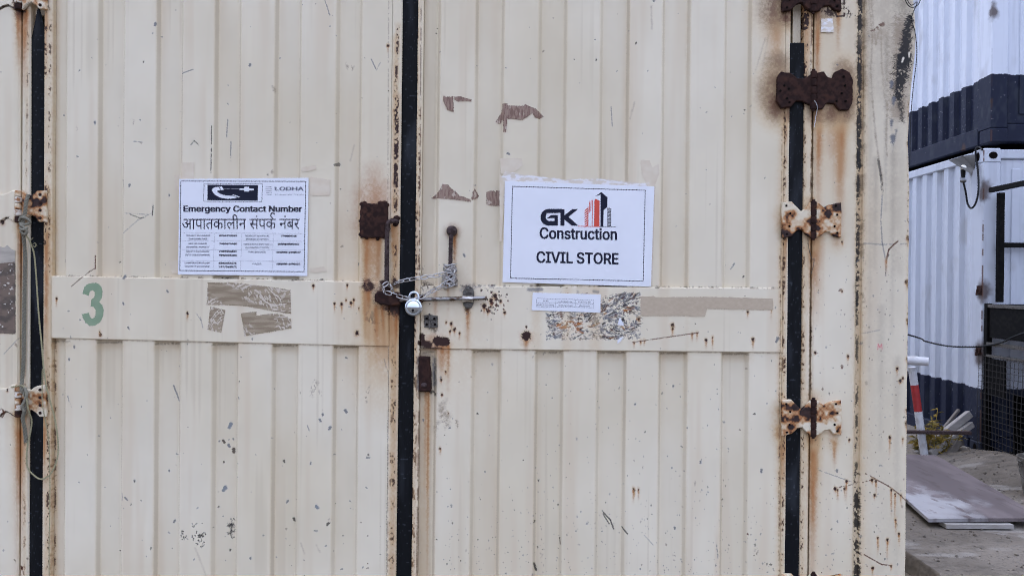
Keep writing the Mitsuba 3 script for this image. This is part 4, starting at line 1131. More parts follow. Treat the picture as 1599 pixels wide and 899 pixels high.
# ================================================================== PRINTED SIGNS
class Sign:
    """A sheet given by its four corners in px; print is laid in px of the sheet and follows its waviness."""

    def __init__(self, key, quad, off, wave, seed):
        self.key, self.off, self.wave, self.seed = key, off, wave, seed
        self.q = np.array(quad, float)
        u, v = np.meshgrid(np.linspace(0, 1, 41), np.linspace(0, 1, 29), indexing='ij')
        p = self.bil(u, v)
        w = W(p[..., 0], p[..., 1]); w[..., 1] = self.y(p[..., 0], p[..., 1])
        n, m = u.shape
        i = (np.arange(n - 1)[:, None] * m + np.arange(m - 1)[None]).ravel()
        f = np.vstack([np.c_[i, i + 1, i + m + 1], np.c_[i, i + m + 1, i + m]])
        V = w.reshape(-1, 3)
        b = V.copy(); b[:, 1] += .0003
        ed = np.r_[np.arange(m), np.arange(1, n) * m + m - 1, (n - 1) * m + np.arange(m - 2, -1, -1), np.arange(n - 2, 0, -1) * m]
        e2 = np.roll(ed, -1)
        N = len(V)
        obj('sheet', tm(np.vstack([V, b]), np.vstack([f, f[:, ::-1] + N, np.c_[ed, ed + N, e2 + N], np.c_[ed, e2 + N, e2]])), 'paper', key, smooth=40)

    def bil(self, u, v):
        q = self.q
        return (q[0] * ((1 - u) * (1 - v))[..., None] + q[1] * (u * (1 - v))[..., None] + q[2] * (u * v)[..., None] + q[3] * ((1 - u) * v)[..., None])

    def y(self, px, py):
        p = np.stack([np.asarray(px, float) / 60, np.asarray(py, float) / 90, np.zeros_like(np.asarray(px, float))], -1)
        return -self.off - self.wave * (meshkit.fbm(p, 1, self.seed))

    def put(self, name, V2, F2, mat, lift=.0005, **kw):
        y = self.y(V2[:, 0], V2[:, 1]) - lift
        w = W(V2[:, 0], V2[:, 1]); w[:, 1] = y
        a, b, c = w[F2[:, 0]], w[F2[:, 1]], w[F2[:, 2]]
        s = (b[:, 0] - a[:, 0]) * (c[:, 2] - a[:, 2]) - (b[:, 2] - a[:, 2]) * (c[:, 0] - a[:, 0])
        obj(name, tm(w, np.where(s[:, None] < 0, F2[:, ::-1], F2)), mat, self.key, **kw)

    def polys(self, name, ps, mat, lift=.0005, **kw):
        V, Fs, o = [], [], 0
        for p in ps:
            p = (p if isinstance(p, Polygon) else Polygon(p)).buffer(0)
            for g in getattr(p, 'geoms', [p]):
                if g.geom_type != 'Polygon' or g.area < 1e-6:
                    continue
                v, f = tri2d(g.segmentize(3))
                V.append(v); Fs.append(f + o); o += len(v)
        self.put(name, np.vstack(V), np.vstack(Fs), mat, lift, **kw)

    def line(self, pts, w):
        return LineString(pts).buffer(w / 2, cap_style='square', join_style='mitre')

    def text(self, name, items, mat, bold=False, lift=.0005, fat=0.0, **kw):
        """items: (string, x0, baseline y at x0, x1 or None, cap height, slope)"""
        V, Fs, o, ex = [], [], 0, []
        for (s, x0, yb, x1, h, slope) in items:
            m = meshkit.text_mesh(s, 1.0, .01, bold)
            v = np.array(m.vertices); f = np.array(m.faces)
            keep = (v[f][:, :, 2] > .005).all(1)
            f = f[keep]
            x = v[:, 0] - v[:, 0].min()
            wd = x.max()
            sx = (x1 - x0) / wd if x1 is not None else h
            px = x0 + x * sx
            for k, dx in enumerate((0, -fat, fat) if fat else (0,)):
                V.append(np.c_[px + dx, yb - v[:, 1] * h + slope * (px - x0)]); Fs.append(f + o); o += len(v); ex.append(np.full(len(v), k * .00006))
        self.put(name, np.vstack(V), np.vstack(Fs), mat, lift + np.concatenate(ex), **kw)


DEVA = """682,-60 682,-54 821,-54 821,-60 812,-60 812,-77 808,-82 799,-87 810,-100 818,-105 818,-107 813,-111 794,-93 787,-83 787,-77 789,-75 796,-75 798,-78 800,-78 805,-74 806,-64 804,-60 777,-60 775,-61 775,-110 768,-110 768,-96 757,-100 746,-99 738,-93 736,-88 736,-81 739,-74 747,-69 752,-68 765,-69 765,-75 754,-76 764,-89 768,-88 768,-60 724,-60 724,-110 717,-110 717,-83 700,-83 700,-91 694,-93 687,-87 685,-82 686,-78 689,-76 717,-76 717,-61 715,-60/743,-84 744,-89 747,-92 759,-93 748,-77 744,-80|715,-42 717,-36 723,-36 725,-38 725,-43 723,-45 717,-45|477,-60 477,-54 632,-54 632,-52 627,-48 627,-46 620,-39 618,-39 618,-34 622,-25 626,-21 633,-18 643,-19 647,-21 652,-27 652,-29 646,-32 642,-26 634,-25 627,-30 626,-37 639,-50 637,-54 659,-54 659,-60 630,-60 630,-77 638,-74 648,-76 653,-83 653,-96 648,-106 642,-104 641,-102 646,-94 646,-85 643,-81 634,-82 630,-86 630,-110 622,-110 622,-96 612,-100 603,-99 595,-93 593,-88 593,-80 598,-72 603,-69 615,-68 619,-69 619,-76 606,-75 601,-79 600,-84 601,-89 606,-93 614,-93 618,-91 622,-86 622,-60 581,-60 581,-110 574,-110 574,-94 564,-97 558,-97 552,-95 547,-90 545,-84 545,-60 530,-60 530,-110 523,-110 523,-87 507,-88 496,-85 493,-87 497,-94 511,-106 506,-111 490,-96 481,-84 481,-77 483,-75 490,-75 493,-78 495,-77 496,-61 494,-60/552,-62 553,-86 557,-90 566,-90 572,-87 574,-84 574,-61 572,-60 553,-60/502,-79 504,-81 522,-80 523,-78 523,-61 521,-60 503,-60 504,-73|521,-42 523,-36 529,-36 531,-38 531,-43 529,-45 523,-45|13,-80 14,-77 19,-76 26,-90 33,-96 42,-96 45,-93 44,-84 39,-79 33,-79 33,-73 41,-72 44,-69 44,-63 40,-60 31,-60 25,-63 23,-58 26,-55 34,-53 44,-54 50,-59 51,-70 47,-75 47,-78 62,-78 63,-60 57,-60 57,-54 362,-54 360,-46 360,-39 362,-34 370,-29 379,-29 385,-32 390,-39 395,-54 454,-54 454,-60 445,-60 445,-110 438,-110 438,-83 421,-83 421,-91 415,-93 408,-87 406,-82 407,-78 410,-76 438,-76 438,-62 436,-60 397,-60 395,-61 395,-110 388,-110 387,-60 372,-60 372,-110 365,-110 365,-78 358,-79 354,-83 351,-91 344,-89 347,-81 342,-78 334,-78 331,-81 330,-87 333,-94 347,-106 343,-111 341,-111 327,-97 323,-89 324,-78 331,-72 340,-71 351,-76 357,-72 365,-71 365,-62 363,-60 312,-60 311,-62 311,-110 304,-110 303,-60 268,-60 268,-77 276,-74 286,-76 291,-83 291,-96 286,-106 280,-104 279,-102 284,-94 284,-85 281,-81 272,-82 268,-86 268,-110 260,-110 260,-96 250,-100 241,-99 233,-93 231,-88 231,-80 236,-72 241,-69 253,-68 257,-69 257,-76 244,-75 239,-79 238,-84 239,-89 244,-93 252,-93 256,-91 260,-86 259,-60 221,-60 219,-61 219,-110 212,-110 212,-81 194,-81 188,-84 187,-89 189,-96 200,-106 196,-111 187,-104 180,-92 181,-82 186,-77 196,-74 212,-74 211,-60 170,-60 168,-61 168,-110 161,-110 161,-60 145,-60 145,-110 138,-110 138,-94 128,-97 122,-97 116,-95 111,-90 109,-84 109,-60 94,-60 94,-110 87,-110 87,-62 86,-60 71,-60 71,-110 63,-110 63,-84 52,-85 52,-95 50,-99 45,-102 35,-103 27,-100 20,-93/368,-39 370,-54 387,-54 386,-46 382,-38 376,-35 369,-37/117,-61 116,-79 118,-88 122,-90 133,-89 138,-85 138,-61 136,-60"""
EN = thing('emergency_notice', 'white emergency contact number notice taped to the left door', 'notice')
S = Sign(EN, [(281, 280), (482.5, 278), (480.5, 431), (279, 428.5)], .0032, .0016, 5)
ce = lambda pts: crop(pts, 270, 270, 5.45)
S.polys('border', [S.line(ce([(75, 72), (1135, 75), (1120, 840), (65, 830), (75, 72)]), .95)], 'ink')
S.polys('picture_frame', [S.line(ce([(272, 94), (767, 96), (762, 247), (268, 244), (272, 94)]), .6)], 'ink')
S.polys('picture_panel', [ce([(302, 103), (729, 107), (727, 238), (300, 234)])], 'ink', label='black panel with a white telephone receiver and a cross')
S.polys('receiver', [ce([(338, 152), (346, 134), (368, 124), (396, 121), (414, 149), (384, 155), (390, 168), (418, 184), (462, 195), (512, 197), (553, 211), (530, 219), (470, 223), (408, 212), (362, 186)]), ce([(402, 121), (424, 117), (442, 147), (421, 150)]), ce([(512, 188), (522, 185), (580, 208), (566, 212)])], 'paper', .0009)
S.polys('cross', [ce([(572, 134), (612, 134), (612, 120), (655, 121), (655, 135), (695, 136), (695, 151), (655, 151), (654, 161), (612, 160), (612, 148), (572, 147)]), S.line(ce([(446, 141), (570, 141)]), .3)], 'paper', .0009)
S.polys('logo_bars', [S.line(ce([(797, y), (847, y)]), .65) for y in (120, 138, 155, 172, 189)], 'ink_grey')
S.text('wordmark', [('LODHA', 430.4, 297.8, 474.8, 5.4, 0)], 'ink_grey', True, fat=.3)
S.text('tagline', [('BUILDING A BETTER LIFE', 430.6, 305.2, 475, 1.6, 0)], 'ink_soft')
S.text('heading', [('Emergency Contact Number', 287.8, 330.6, 472.6, 9.0, .0015)], 'ink', True, fat=.34)
ps = []
for g in DEVA.split('|'):
    rr = [[tuple(map(int, q.split(','))) for q in r.split()] for r in g.split('/')]
    ps.append(Polygon(rr[0], rr[1:]))
mp = unary_union(ps)
sx, sy = (468.6 - 285.6) / (821 - 13), 15.6 / 55.0
ps = [affinity.affine_transform(p, [sx, 0, 0, -sy, 285.6 - 13 * sx, 358.2 - 111 * sy]) for p in ps]
S.polys('hindi_heading', ps, 'ink')
rows = [513, 580, 655, 750, 828]
S.polys('table_lines', [S.line(ce([(85, y), (1118, y + 3)]), .26) for y in rows[:-1]] + [S.line(ce([(x, 513), (x - 4, 828)]), .26) for x in (357, 588, 858)], 'ink_grey')
tt = []


def cellt(s, xc, y, w, h=2.3):
    x = 270 + xc / 5.45
    tt.append((s, x - w / 2 / 5.45, 270 + y / 5.45, x + w / 2 / 5.45, h, .003))


for s, xc, y, w in [('PROJECT IN CHARGE', 220, 540, 205), ('SHASHANK NAIK', 220, 568, 160), ('MEP IN CHARGE', 218, 608, 155), ('HIMANSHU PUROHIT', 216, 637, 195), ('SAFETY IN CHARGE', 216, 675, 195), ('(SITE CODE/SHARMA)', 216, 704, 210), ('CAMP BOSS/KAILASH', 214, 772, 215), ('SECURITY IN CHARGE', 214, 801, 212),
                    ('NEAREST HOSPITAL', 725, 543, 205), ('KRISHNA HOSPITAL', 725, 571, 195), ('AMBULANCE (ON CALL)', 725, 613, 240), ('DR.NILESH YADAV', 724, 641, 200), ('FIRE BRIGADE', 722, 680, 145), ('POLICE', 720, 780, 72)]:
    cellt(s, xc, y, w)
S.text('table_names', tt, 'ink_soft', fat=.12)
tt = []
for s, xc, y, w in [('8766726265', 476, 541, 150), ('7406474466', 476, 610, 150), ('7389506821', 474, 675, 150), ('9096821206', 474, 708, 150), ('8286466676', 472, 775, 150), ('7977565872', 472, 806, 150), ('7798804768', 990, 545, 130), ('108/9820096961', 988, 614, 180), ('101/098-6900047', 988, 683, 205), ('100/098-6900361', 986, 782, 200)]:
    cellt(s, xc, y, w, 2.7)
S.text('table_numbers', tt, 'ink', True, fat=.28)

ST = thing('store_sign', 'white civil store sign with red and navy tower logo on the right door', 'sign')
S = Sign(ST, [(788.5, 283), (1021.5, 291.5), (1016, 447.5), (785, 440.5)], .0034, .0014, 8)
S.polys('border', [S.line(cg([(83, 210), (928, 235), (915, 812), (71, 793), (83, 210)]), .95)], 'ink')
G = unary_union([Polygon(p) for p in ([(318, 396), (372, 396), (372, 458), (348, 458), (348, 416), (306, 416)],)])
outer = sbox(312, 354, 372, 459).union(affinity.scale(Point(312, 406.5).buffer(1, 24), 50, 52.5))
inner = sbox(318, 380, 380, 430).union(affinity.scale(Point(318, 405).buffer(1, 20), 23, 25))
Gs = outer.difference(inner).difference(sbox(300, 380, 345, 400).buffer(0)).union(sbox(350, 396, 372, 459)).union(Polygon([(300, 414), (330, 392), (372, 392), (372, 412), (330, 412)])).union(sbox(312, 353, 396, 378))
Ks = unary_union([sbox(388, 356, 414, 460), Polygon([(408, 398), (464, 355), (500, 355), (440, 404), (502, 460), (460, 460), (408, 416)])])
tc = lambda g: affinity.affine_transform(g, [1 / 4.085, 0, .0, 1 / 4.085, 780, 240])
S.polys('monogram', [tc(Gs), tc(Ks)], 'ink', label='navy block letters G and K')
red = [cg([(604, 300), (611, 289), (638, 302), (636, 465), (602, 464)])]
for k in range(8):
    y = 352 + k * 14.5
    red.append(cg([(543, y + 10), (566, y - 8), (566, y + 1), (541, y + 19)]))
red += [cg([(562, 342), (567, 340), (565, 462), (560, 462)]), cg([(572, 312), (577, 300), (574, 376), (569, 380)]), cg([(581, 304), (586, 296), (583, 366), (579, 370)]), cg([(590, 300), (595, 294), (592, 464), (588, 464)]), cg([(500, 461), (640, 464), (640, 468), (500, 465)])]
S.polys('red_towers', red, 'ink_red')
dk = [cg([(610, 274), (648, 246), (688, 280), (685, 342), (664, 360), (660, 465), (643, 465), (644, 262), (632, 266)]), cg([(640, 465), (744, 467), (744, 470), (640, 468)])]
for x in (689, 697, 708):
    dk.append(cg([(x, 342 + (x - 689) * .4), (x + 2.6, 343 + (x - 689) * .4), (x + 1, 464), (x - 1.6, 464)]))
for k in range(13):
    dk.append(cg([(686, 350 + k * 9), (711, 354 + k * 8.7), (711, 358 + k * 8.7), (686, 354 + k * 9)]))
S.polys('navy_towers', dk, 'ink')
S.text('store_lettering', [('CIVIL STORE', 838, 409.6, 965.5, 16.6, .022)], 'ink', True, fat=.25)
S.text('company_lettering', [('Construction', 843, 372.2, 963, 16.6, .018)], 'ink', True, fat=.25)
NS = thing('name_slip', 'narrow white printed slip on the mid rail under the store sign', 'slip')
S = Sign(NS, [(832, 456.5), (938, 459.5), (937, 488), (830, 484)], .0062, .0010, 9)
cs = lambda pts: crop(pts, 820, 440, 3.997)
S.polys('table_lines', [S.line(cs([(72, 102), (428, 113)]), .4), S.line(cs([(70, 128), (427, 137)]), .4), S.line(cs([(69, 153), (426, 160)]), .4)] + [S.line(cs([(a, b), (a - 2, b + 50)]), .4) for a, b in ((72, 102), (192, 106), (314, 110), (428, 113))], 'ink_grey')
S.text('table_text', [('NAME', 848, 470.6, 857, 2.0, .03), ('DESIGNATION', 872, 471.4, 893, 2.0, .03), ('CONTACT NO', 903, 472.2, 922, 2.0, .03), ('BHAVISHYA PALVE', 839, 476.6, 865, 2.0, .03), ('STORE INCHARGE', 872, 477.4, 894, 2.0, .03), ('9082899676', 904, 478.2, 921, 2.0, .03)], 'ink', False)

# ================================================================== CHAIN, PADLOCK
CH = thing('chain', 'steel chain looped between the two bar handles of the doors', 'chain')


def link_mesh(L=.0195, Wd=.0118, r=.0015):
    s = (L - Wd) / 2
    pts = [[s + (Wd / 2 - r) * math.cos(a), (Wd / 2 - r) * math.sin(a), 0] for a in np.linspace(-math.pi / 2, math.pi / 2, 9)]
    pts += [[-s + (Wd / 2 - r) * math.cos(a), (Wd / 2 - r) * math.sin(a), 0] for a in np.linspace(math.pi / 2, 3 * math.pi / 2, 9)]
    p = np.array(pts + [pts[0]])
    n = 7
    m = tube(p, r, n, caps=False)
    return m


LINK = link_mesh()
LINK_PLY = mikit.ply(LINK, 'steel', 40)
nl = 0


def put_links(path, pitch=.0150, start=0.0):
    p = np.asarray(path, float)
    d = np.r_[0, np.cumsum(np.linalg.norm(np.diff(p, axis=0), axis=1))]
    s, i = pitch / 2, 0
    while s < d[-1]:
        c = np.array([np.interp(s, d, p[:, k]) for k in range(3)])
        a, b = (np.array([np.interp(np.clip(s + e, 0, d[-1]), d, p[:, k]) for k in range(3)]) for e in (-.004, .004))
        t = b - a; t /= np.linalg.norm(t) + 1e-12
        up = np.array([0, -1, .15]); up -= t * (up @ t); up /= np.linalg.norm(up)
        side = np.cross(t, up)
        w = math.radians(22 if i % 2 else -58) + rng.normal(0, .18)
        e1 = side * math.cos(w) + up * math.sin(w)
        e2 = np.cross(t, e1)
        M = np.eye(4); M[:3, 0], M[:3, 1], M[:3, 2], M[:3, 3] = t, e1, e2, c
        k = numbered(CH + '__link')
        scene[k] = {**LINK_PLY, 'to_world': T(M)}
        s += pitch; i += 1


w3 = lambda L: spline([W(x, y, yy) for x, y, yy in L], 10)
put_links(w3([(616, 444, -.016), (625, 440, -.022), (645, 436, -.024), (665, 433, -.024), (685, 430, -.025), (699, 427, -.028)]))
put_links(w3([(613, 449, -.012), (607, 443, -.026), (602, 450, -.027), (606, 456, -.026), (620, 460, -.026), (632, 464, -.028), (645, 466, -.030)]))
put_links(w3([(612, 444, -.028), (616, 452, -.026), (613, 457, -.022)]))
put_links(w3([(649, 467, -.031), (662, 463, -.030), (674, 456, -.028), (686, 450, -.026), (697, 443, -.026), (706, 438, -.028), (713, 430, -.020)]))
# turns about the right rod
rodx, rodz = 704.5, None
for (y0, y1, tw, rr_) in ((414, 424, 2.4, 7.5), (430, 447, 2.6, 9.5)):
    pts = []
    for t in np.linspace(0, 1, 60):
        a = t * tw * 2 * math.pi
        c = W(rodx - (y0 + (y1 - y0) * t - 400) * .02, y0 + (y1 - y0) * t)
        pts.append([c[0] + rr_ * M_PX * math.cos(a), -.016 - rr_ * M_PX * .85 * math.sin(a), c[2] + .003 * math.sin(3 * a)])
    put_links([q for q in pts if q[1] < -.004], .0125)
put_links(w3([(698, 428, -.024), (704, 420, -.028), (710, 426, -.026), (712, 437, -.024)]))

PK = thing('padlock', 'round chrome padlock hanging on the chain over the middle gap', 'padlock')
pc = W(649.5, 479)
PKY = -.034
prof = np.array([[0, .0125], [.008, .0122], [.0125, .011], [.0150, .0092], [.0158, .0085], [.0162, .0092], [.0185, .0092], [.0205, .0075], [.0213, .0045], [.0215, 0], [.0213, -.0045], [.0205, -.0075], [.017, -.0095], [0, -.0105]])
# a flat dish with a raised rim and a domed face
m = trimesh.creation.revolve(prof[::-1], sections=48)
m = orient(m, [[1, 0, 0], [0, 0, 1], [0, -1, 0]], [pc[0], PKY, pc[2]])
if m.volume < 0:
    m.invert()
obj('body', m, 'chrome', PK, smooth=28)
sh = []
for a in np.linspace(0, math.pi, 15):
    sh.append([pc[0] + .0108 * math.cos(a), PKY + .001, pc[2] + .0265 + .0108 * math.sin(a)])
sh = [[pc[0] + .0108, PKY + .001, pc[2] + .012]] + sh + [[pc[0] - .0108, PKY + .001, pc[2] + .012]]
obj('shackle', tube(sh, .0028, 12), 'chrome', PK, smooth=40)
m = orient(trimesh.creation.cylinder(.0030, .002, sections=18), [[1, 0, 0], [0, 0, 1], [0, -1, 0]], [pc[0], PKY - .0125, pc[2] - .007])
kh = cat([m, bx(pc[0] - .0011, pc[0] + .0011, PKY - .0132, PKY - .0100, pc[2] - .0125, pc[2] - .007)])
obj('keyhole', kh, 'black', PK)


# ================================================================== ROPE AND CORD
def strands(path, R, r, lay, n, key, mat):
    p = np.asarray(path, float)
    d = np.r_[0, np.cumsum(np.linalg.norm(np.diff(p, axis=0), axis=1))]
    s = np.arange(0, d[-1], max(.0022, r * .8))
    c = np.stack([np.interp(s, d, p[:, k]) for k in range(3)], 1)
    t = np.gradient(c, axis=0); t /= np.linalg.norm(t, axis=1, keepdims=True)
    a = np.cross(t, [0, 1, 0]); a /= np.linalg.norm(a, axis=1, keepdims=True)
    b = np.cross(t, a)
    for k in range(n):
        ph = 2 * math.pi * (s / lay + k / n)
        obj('strand', tube(c + R * (np.cos(ph)[:, None] * a + np.sin(ph)[:, None] * b), r, 7), mat, key, smooth=60)


TR = thing('rope', 'thick twisted grey rope knotted around the left door hinge', 'rope')
strands(w3([(50, 305, -.014), (49, 318, -.021), (48, 332, -.022), (46, 345, -.024), (45, 358, -.024), (43.5, 372, -.016), (42.5, 400, -.009), (41.5, 440, -.008), (41, 480, -.008), (40.5, 520, -.008), (40, 560, -.008), (39.5, 590, -.012), (42, 605, -.020), (48, 615, -.021), (50, 628, -.021), (46, 640, -.020), (42, 652, -.016), (42, 668, -.009), (43, 690, -.006)]), .0027, .0022, .026, 3, TR, 'rope')
for pts in ([(40, 346, -.024), (46, 341, -.031), (55, 343, -.031), (57, 349, -.026), (50, 352, -.031), (42, 350, -.027)], [(44, 352, -.030), (50, 356, -.033), (54, 362, -.030), (50, 367, -.028), (44, 362, -.030)], [(42, 357, -.026), (50, 360, -.034), (55, 356, -.028)], [(48, 603, -.024), (53, 612, -.027), (50, 622, -.027), (45, 632, -.026), (48, 640, -.024)]):
    m = tube(w3(pts), .0036, 9); m.vertices += .0009 * (meshkit.noise(m.vertices * 500)[:, None] - .5)
    obj('knot', m, 'rope', TR, smooth=60)
TC = thing('cord', 'thin yellowish cord hanging in a long loop from the rope knot', 'cord')
strands(w3([(50, 366, -.026), (53, 378, -.016), (56, 395, -.008), (58, 420, -.006), (60, 450, -.006), (62, 480, -.006), (65, 510, -.007), (67.5, 530, -.008), (70, 550, -.010), (73, 575, -.012), (77, 600, -.013), (82, 625, -.010), (88, 650, -.008), (92, 680, -.006), (93, 705, -.006), (90, 722, -.008), (84, 736, -.010), (75, 744, -.010), (66, 746, -.009), (57, 741, -.008), (48, 731, -.009), (45, 718, -.009), (46, 695, -.008), (50, 675, -.007), (53, 655, -.009), (54, 638, -.024), (53, 622, -.028), (50, 608, -.026), (44, 600, -.022), (34, 601, -.024), (26, 603, -.022)]), .0010, .00125, .011, 2, TC, 'cord')
for pts in ([(56, 382, -.012), (60, 380, -.014), (63, 384, -.014)], [(57, 384, -.012), (60, 386, -.014), (62, 382, -.014)], [(54, 376, -.016), (58, 372, -.016)]):
    obj('frayed_end', tube(w3(pts), .0008, 6), 'cord', TC, smooth=60)
# second fine cord lying down the edge bar
whole('string', tube(w3([(70, 575, -.010), (72, 620, -.016), (74, 640, -.016), (76, 670, -.006), (79, 700, -.006), (80, 740, -.006), (80, 790, -.006), (79, 850, -.006), (79, 930, -.006)]), .0010, 6), 'cord', 'thin dirty string trailing down the left door edge below the hinge', 'string', smooth=60)
# wires on the right edge
WR = whole('loose_wire', tube(w3([(1402, -30, -.012), (1405, -5, -.02), (1410, 10, -.02), (1418, 16, -.018), (1428, 12, -.015), (1434, 0, -.012), (1436, -25, -.01)]), .0011, 7), 'cable', 'black wire loop hanging at the upper right edge of the cream container', 'wire', smooth=60)
whole('loose_wire', tube(w3([(1405, -25, -.016), (1409, 4, -.024), (1416, 14, -.024), (1426, 9, -.02), (1421, 30, -.008), (1426, 50, -.008), (1429, 75, -.008), (1428, 100, -.009), (1424, 130, -.010), (1421, 160, -.010), (1419, 200, -.009), (1418, 260, -.009)]), .0009, 7), 'cable', 'thin dark wire following the bulged upper right container edge', 'wire', smooth=60)
whole('binding_wire', tube(w3([(1259, 372, -.012), (1261, 385, -.006), (1264, 398, -.009), (1261, 392, -.012), (1266, 405, -.010), (1270, 404, -.006), (1268, 416, -.008), (1265, 428, -.006)]), .0007, 6), 'zinc', 'bit of thin bent wire under the middle right hinge', 'wire', smooth=60)
whole('binding_wire', tube(w3([(1267, 160, -.020), (1271, 165, -.018), (1273, 172, -.014), (1272, 184, -.008), (1270, 200, -.007)]), .0006, 6), 'paper', 'pale wire end poking from the dark upper hinge', 'wire', smooth=60)

# ================================================================== WHITE AND NAVY CONTAINERS
NAVY = (.011, .0145, .032)


def spots2(p, lst):
    """Rust round fittings: (x, y, z, radius)."""
    a = mi.Float(0)
    for (x, y, z, r) in lst:
        d = dr.sqrt(dr.square(p.x - x) + dr.square(p.y - y) + dr.square((p.z - z) * .75)) + .05 * (fbm(p.x * 30, p.y * 30, p.z * 22, 2) - .5)
        a = dr.maximum(a, 1 - ss(r * .35, r, d))
    return a


CX, CY, UX, UY = 3.745, 4.85, 3.805, 4.86
RL = [(CX, 4.86, 1.46, .10), (CX, 4.88, .93, .12), (CX, 4.84, 2.33, .09), (CX, 4.87, 2.28, .07), (CX, 5.06, 2.50, .06)]
RU = [(UX, 4.86, 3.82, .07), (UX, 4.86, 4.05, .05), (UX, 4.86, 3.05, .03), (UX, 5.3, 2.73, .05)]


def white_navy(zb, rl, k=1.0):
    def fn(p, n, uv):
        v = fbm(p.x * 30, p.y * 30, p.z * 1.6, 3)
        l = fbm(p.x * 5, p.y * 5, p.z * 3, 3)
        c = mix((.50 * k, .53 * k, .59 * k), (.43 * k, .455 * k, .51 * k), .8 * ss(.45, .8, v))
        c = mix(c, (.34, .34, .34), .45 * ss(.60, .82, l))
        nv = mix(NAVY, (.024, .029, .044), ss(.45, .8, fbm(p.x * 18, p.y * 18, p.z * 7, 3)))
        nv = mix(nv, (.22, .22, .25), .6 * ss(.90, .93, nz(p.x * 44, p.y * 44, p.z * 60)))
        edge = p.z + .012 * (nz(p.x * 60, p.y * 60, 0) - .5)
        c = mix(c, nv, ss(-.004, .004, zb - edge))
        c = mix(c, (.06, .032, .022), .85 * spots2(p, rl))
        e = (1 - ss(.002, .016, dr.abs(p.x - rl[0][0]) + dr.abs(p.y - 4.855))) * ss(.52, .62, fbm(p.z * 14, 3, 1, 3))
        return mix(c, (.11, .055, .04), .9 * e)
    return fn


scene['white_lower'] = pr(white_navy(.634, RL), .55, 0, .15)
scene['white_upper_skylit'] = pr(white_navy(3.297, RU, 1.25), .55, 0, .15)  # lighter white: the extra skylight up here is put into the colour
scene['black_steel'] = pr(lambda p, n, uv: mix((.003, .003, .0035), (.008, .0075, .007), ss(.4, .7, fbm(p.x * 40, p.y * 40, p.z * 40, 3))), .65, 0, .08)


def container(key, x0, y0, z0, mat, w=2.438, l=6.06, h=2.605, phase=0.0):
    x1, y1, z1 = x0 + w, y0 + l, z0 + h
    # long side facing the passage, ribbed
    pit = .2045
    obj('side_wall', corr_wall((x0 + .014, y0 + .20 + phase, 0), (0, 1, 0), (-1, 0, 0), l - .40 - phase, z0 + .15, z1 - .075, pitch=pit, dep=.036, flat=.078, run=.020), mat, key)
    obj('side_wall', corr_wall((x1 - .014, y0 + .20, 0), (0, 1, 0), (1, 0, 0), l - .40, z0 + .15, z1 - .075, pitch=pit, dep=.036, flat=.078, run=.020), mat, key)
    for (a, b) in ((x0, x0 + .14), (x1 - .14, x1)):
        for (c, d) in ((y0, y0 + .205), (y1 - .205, y1)):
            obj('corner_post', bx(a, b, c, d, z0 + .118, z1 - .118, .008), mat, key)
            for (e, f_) in ((z0, z0 + .118), (z1 - .118, z1)):
                hs = 1 if c == y0 else -1
                m = bx(a - .003, b + .003, c - .003 if hs > 0 else c + .03, d - .03 if hs > 0 else d + .003, e - .002, f_ + .002, .010)
                q = obj('corner_casting', m, mat, key)
                if c == y0 and not (z0 > 1 and e == z0):
                    zc_ = (e + f_) / 2
                    xe = a - .0045 if a == x0 else b + .0045
                    oval = Point(0, 0).buffer(1, 8)
                    g = affinity.scale(oval, .036, .030)
                    mm = plate(affinity.translate(g, (a + b) / 2 + .005, zc_), y0 - .0045, y0 - .001, 0)
                    obj('hole', mm, 'hole_dark', q)
                    pts = np.array(affinity.scale(oval, .026, .038).exterior.coords[:-1])
                    v = np.c_[np.full(len(pts), xe), pts[:, 0] + y0 + .085, pts[:, 1] + zc_]
                    v = np.vstack([v, [xe, y0 + .085, zc_]]); k = np.arange(len(pts))
                    obj('hole', tm(v, np.c_[k, (k + 1) % len(pts), np.full(len(pts), len(pts))]), 'hole_dark', q)
    for (a, b) in ((x0 + .001, x0 + .06), (x1 - .06, x1 - .001)):
        obj('bottom_rail', bx(a, b, y0 + .205, y1 - .205, z0 + .005, z0 + .155, .006), mat, key)
        obj('top_rail', bx(a, b, y0 + .205, y1 - .205, z1 - .08, z1 - .006, .006), mat, key)
    # end with two flat leaves and their seams
    for k in range(2):
        a = x0 + .145 + k * (w - .29) / 2
        d = obj('end_door', bx(a + .004, a + (w - .29) / 2 - .004, y0 + .03, y0 + .075, z0 + .16, z1 - .09, .006), mat, key)
        for j in range(5):
            c = a + .10 + j * .21
            obj('pressing', bx(c, c + .075, y0 + .018, y0 + .0305, z0 + .24, z1 - .17, .010), mat, d)
    obj('end_rail', bx(x0 + .14, x1 - .14, y0 + .012, y0 + .12, z0 + .005, z0 + .155, .006), mat, key)
    obj('end_rail', bx(x0 + .14, x1 - .14, y0 + .012, y0 + .12, z1 - .085, z1 - .006, .006), mat, key)
    obj('roof', bx(x0 + .05, x1 - .05, y0 + .1, y1 - .1, z1 - .03, z1 - .012), mat, key)
    obj('floor', bx(x0 + .05, x1 - .05, y0 + .1, y1 - .1, z0 + .10, z0 + .14), 'black', key)
    obj('end_wall', bx(x0 + .14, x1 - .14, y1 - .06, y1 - .02, z0 + .05, z1 - .05, .004), mat, key)


LC = thing('shipping_container', 'lower white container with a navy base, in the background beside the cage', 'shipping container')
container(LC, CX, CY, .062, 'white_lower')
UC = thing('shipping_container', 'upper white container with a navy lower band stacked on another', 'shipping container')
container(UC, UX, UY, 2.722, 'white_upper_skylit', phase=.02)
